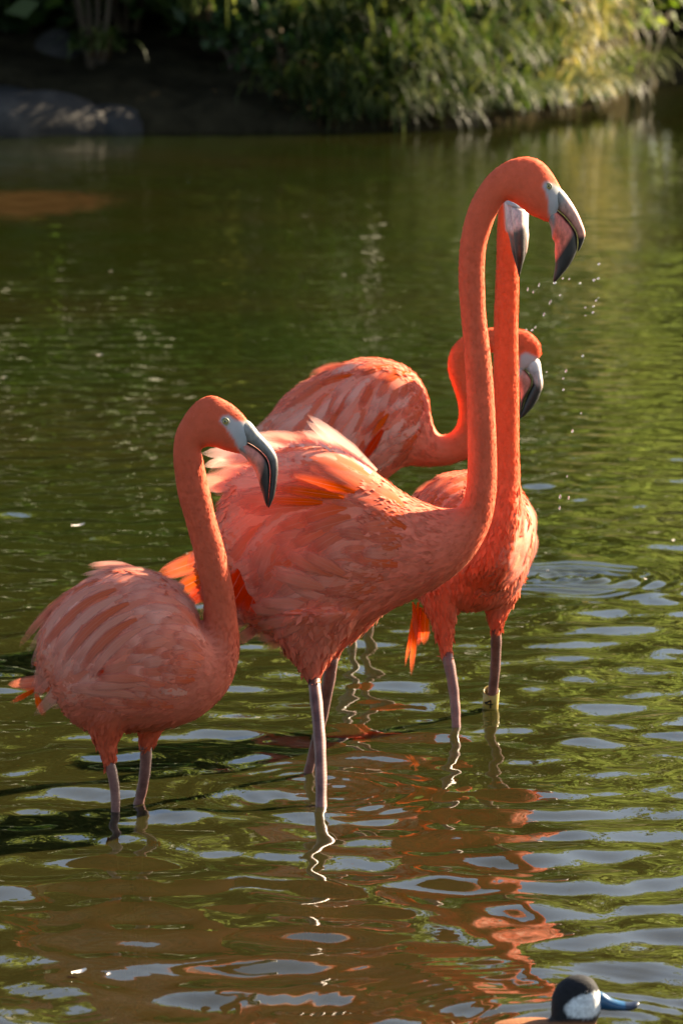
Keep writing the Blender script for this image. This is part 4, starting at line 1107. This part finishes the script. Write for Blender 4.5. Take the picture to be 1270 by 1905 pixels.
gD = [(530, 760, -.82, .55, 95, 20, .9), (590, 720, -.85, .5, 90, 20, .8), (640, 690, -.95, .25, 55, 18, 1.0), (690, 680, -.97, .1, 40, 16, 1.2), (740, 690, -.8, .2, 30, 15, 1.6), (600, 780, -.6, .8, 100, 20, .4), (650, 760, -.4, .92, 95, 20, .6),
      (700, 750, -.3, .95, 80, 18, 1.2), (730, 740, -.35, .9, 42, 16, .9), (765, 740, -.5, .7, 30, 14, 1.2), (740, 790, -.75, .6, 44, 18, .6), (700, 830, -.8, .55, 60, 20, 1.0), (755, 820, -.8, .5, 40, 16, .8), (660, 830, -.5, .85, 80, 20, .7), (560, 820, -.65, .75, 100, 20, .6)]
nD = D.scatter([(515, 785), (550, 738), (605, 702), (668, 682), (724, 685), (760, 704), (780, 740), (772, 800), (742, 852), (650, 890), (560, 860)], gD, w, 230, lift=(.6, 6), cjit=.6)
D.feather(712, 800, -.55, .83, 75, 22, RED, w, lift=(2, 5))
D.feather(722, 770, -.6, .8, 60, 16, ORANGE, w, lift=(3, 7))
for (x, y, dx, dy, L, W, c, b) in [(520, 820, -.85, .5, 90, 30, ROSE, .0), (530, 840, -.85, .5, 90, 30, CORAL, .0)]:
    D.feather(x, y, dx, dy, L, W, c, D.root, free=(0, 10), name='tail_feather')
D.leg((652, 978), (654, 1180), 10, 8.5, -35)
D.leg((687, 958), (686, 1160), 10, 8.5, 35)

# ------------------------------------------------------------------ duck
def duck():
    Y = 5.55
    base = at(1010, 1960, Y); base[2] = 0
    root = empty('duck', tuple(base))
    tag(root, 'small chestnut duck with a black cap, white cheek and blue bill swimming low', 'duck')
    body = [(870, 1952, 872, 1975, 8), (885, 1930, 890, 2000, 45), (920, 1905, 930, 2020, 80), (980, 1896, 985, 2030, 95), (1040, 1900, 1045, 2032, 92), (1090, 1910, 1100, 2020, 70), (1115, 1935, 1120, 1990, 35), (1122, 1955, 1122, 1970, 8)]
    head = [(1040, 1935, 1110, 1945, 45), (1030, 1915, 1108, 1925, 40), (1025, 1895, 1108, 1905, 37), (1024, 1872, 1113, 1892, 38), (1026, 1852, 1117, 1880, 38), (1036, 1832, 1119, 1868, 36), (1056, 1817, 1117, 1852, 31), (1082, 1814, 1112, 1838, 22), (1100, 1820, 1108, 1830, 10)]
    pb, pf = loft(body, Y, 4, 24)[:2]; hb, hf = loft(head, Y, 4, 24)[:2]
    me = remeshed('body', [(pb, pf), (hb, hf)], 0.0035, 4)
    co = np.zeros(len(me.vertices) * 3, np.float32); me.vertices.foreach_get('co', co); co = co.reshape(-1, 3).astype(float)
    pp = project(co)
    chest = np.array((0.22, 0.085, 0.035)); blk = np.array((0.012, 0.012, 0.014)); wht = np.array((0.62, 0.63, 0.63))
    col = np.tile(chest, (len(co), 1))
    k = np.clip(0.5 - (pp[:, 1] - 1902) / 6, 0, 1)[:, None] * np.clip((pp[:, 0] - 1015) / 6, 0, 1)[:, None]
    col = col * (1 - k) + blk * k
    cheek = [(1118, 1842), (1104, 1846), (1085, 1850), (1066, 1858), (1053, 1868), (1049, 1880), (1056, 1890), (1075, 1895), (1098, 1894), (1110, 1888), (1124, 1872)]
    k = np.clip(0.5 - (poly_sd(pp, cheek) + 1.5 * np.sin(pp[:, 0] * .9) * np.sin(pp[:, 1] * 1.1 + pp[:, 0] * .3)) / 4, 0, 1)[:, None]
    col = col * (1 - k) + wht * k
    setcol(me, col)
    obj('body', me, mat_attr('duck_plumage', rough=0.8, spec=0.15, bump=0.6, bscale=220), root)
    bill = [(1108, 1842, 1106, 1880, 15), (1120, 1846, 1118, 1879, 14), (1135, 1856, 1134, 1880, 14.5), (1152, 1862, 1152, 1880, 17), (1170, 1864, 1170, 1880, 18), (1182, 1863, 1181, 1876, 14), (1188, 1864, 1187, 1870, 7)]
    v, f, C, R, sd = loft(bill, Y, 5, 20)
    cl = np.array([(0.012, 0.068, 0.15) if i // sd < 18 else (0.012, 0.02, 0.04) for i in range(len(v))])
    obj('bill', mesh('bill', v, f, cols=cl), mat_attr('duck_bill', rough=0.3, spec=0.5, bump=0.05), root)
    bm = bmesh.new(); bmesh.ops.create_uvsphere(bm, u_segments=14, v_segments=8, radius=4.2 * mpp(Y))
    c = at(1089, 1846, Y - 31 * mpp(Y))
    for q in bm.verts: q.co += Vector(c)
    me = bpy.data.meshes.new('eye'); bm.to_mesh(me); bm.free()
    obj('eye', me, M_PUPIL, root)
    v, f, *_ = loft([(895, 1950, 900, 1962, 30), (865, 1925, 872, 1940, 22), (845, 1905, 850, 1916, 12), (838, 1898, 842, 1906, 3)], Y, 4, 12)
    obj('tail', mesh('tail', v, f, cols=np.tile((0.05, 0.03, 0.02), (len(v), 1))), bpy.data.materials['duck_plumage'], root)
duck()

# ------------------------------------------------------------------ drops and floating bits
M_DROP, nt_, N_, L_, out_ = material('water_drop')
g_ = N_('BsdfGlass', i_Roughness=0.0, i_IOR=1.33); g_.inputs[0].default_value = (1, 1, 1, 1)
d_ = N_('BsdfPrincipled', i_Roughness=0.08); d_.inputs['Base Color'].default_value = (0.8, 0.82, 0.8, 1); d_.inputs['Specular IOR Level'].default_value = 0.8
mx_ = N_('MixShader'); mx_.inputs[0].default_value = 0.3; L_(g_.outputs[0], mx_.inputs[1]); L_(d_.outputs[0], mx_.inputs[2]); L_(mx_.outputs[0], out_.inputs[0])
bm = bmesh.new(); bmesh.ops.create_uvsphere(bm, u_segments=12, v_segments=8, radius=1.0)
for q in bm.verts:
    if q.co.z > 0: q.co.x *= 1 - .25 * q.co.z; q.co.y *= 1 - .25 * q.co.z
DROPME = bpy.data.meshes.new('water_drop'); bm.to_mesh(DROPME); bm.free()
DROPME.polygons.foreach_set('use_smooth', [True] * len(DROPME.polygons)); DROPME.materials.append(M_DROP)
for (px, py, r, el, tilt) in [(1113, 491, 2.6, 1, 0), (1112, 518, 2.5, 1, 0), (1104, 521, 2.6, 1.1, 0), (1078, 527, 2.3, 1, 0), (1058, 519, 1.8, 1, 0), (1046, 518, 2.0, 1, 0), (1002, 530, 1.6, 2.6, .1), (981, 538, 1.5, 2.6, 0), (991, 543, 1.3, 2.2, 0),
                              (1041, 549, 2.0, 1, 0), (1023, 562, 1.9, 2.7, .4), (1011, 585, 1.9, 2.0, .3), (1108, 559, 2.0, 1.1, 0), (1112, 554, 1.4, 1, 0), (1103, 570, 2.1, 1, 0), (1088, 572, 1.9, 1, 0), (1102, 581, 2.3, 1, 0), (1088, 587, 1.4, 1, 0),
                              (978, 613, 2.0, 1, 0), (989, 614, 2.4, 1, 0), (995, 609, 1.7, 1.6, .2), (1083, 662, 2.4, 1.1, 0), (1052, 690, 2.2, 1.6, .2), (1047, 704, 1.8, 1.2, 0), (1047, 725, 2.0, 1.2, 0), (1016, 692, 1.6, 1, 0), (1080, 769, 1.5, 1.5, 0),
                              (1064, 802, 2.2, 1.6, 0), (1041, 924, 2.2, 2.2, 0), (1057, 926, 1.8, 2.2, 0), (1040, 945, 1.8, 2.2, 0), (1054, 886, 1.4, 1.8, 0), (1031, 526, 3.4, .8, 0)]:
    o = bpy.data.objects.new('water_drop', DROPME); COL.objects.link(o)
    Y = 7.16 if (px, py) == (1031, 526) else 7.2 + 0.25 * random.random()
    o.location = at(px, py, Y); m_ = mpp(Y)
    o.scale = (r * m_, r * m_, r * m_ * el); o.rotation_euler = (0, tilt, 0)
    tag(o, 'round water drop hanging from the tip of the highest bill' if r > 3 else 'stretched streak of a falling water drop beside the bills' if el > 1.5 else 'small round bright water drop falling beside the bills', 'water drop', 'water drops falling from the bills')

M_WHITEF = mat_simple('white_down', [(0.3, (0.6, 0.52, 0.46)), (0.7, (0.8, 0.74, 0.68))], scale=80, rough=0.8, bump=0)
def floating(px, py, ln, rot, label):
    c = ground(px, py, 0.004); m_ = mpp(c[1])
    V, Fc = [], []
    for i in range(7):
        t = i / 6; w_ = 0.32 * math.sin(math.pi * (0.1 + 0.85 * t)) ** .7
        z = 0.004 + 0.35 * ln * m_ * (t - .3) ** 2
        for kx in (-1, 0, 1):
            V.append(((t - .5) * ln * m_, kx * w_ * ln * m_, z + (0.12 * ln * m_ if kx else 0)))
        if i:
            q = 3 * i
            Fc += [[q - 3, q - 2, q + 1, q], [q - 2, q - 1, q + 2, q + 1]]
    o = obj('floating_feather', mesh('floating_feather', V, Fc), M_WHITEF)
    o.location = (c[0], c[1], 0.0); o.rotation_euler = (0, 0, rot)
    tag(o, label, 'feather', 'pale feathers floating on the pond')
floating(146, 980, 24, .2, 'pale curled feather floating left of the profile head')
floating(148, 1811, 30, .5, 'larger white feather scrap floating in front of the fluffed bird')
floating(203, 1813, 12, 1.2, 'tiny white feather scrap floating beside the larger one')
floating(44, 252, 12, 1.4, 'tiny white feather floating below the bluish boulder')
floating(186, 662, 12, .1, 'tiny pinkish feather floating on the open green water')
for (px, py, ln) in [(206, 505, 7), (8, 703, 8), (640, 512, 7), (1252, 1006, 9), (1018, 1062, 9), (1200, 1078, 8), (500, 836, 6)]:
    floating(px, py, ln, random.random() * 6, 'tiny pale speck of down drifting on the pond')
print('feathers', nA, nB, nD)
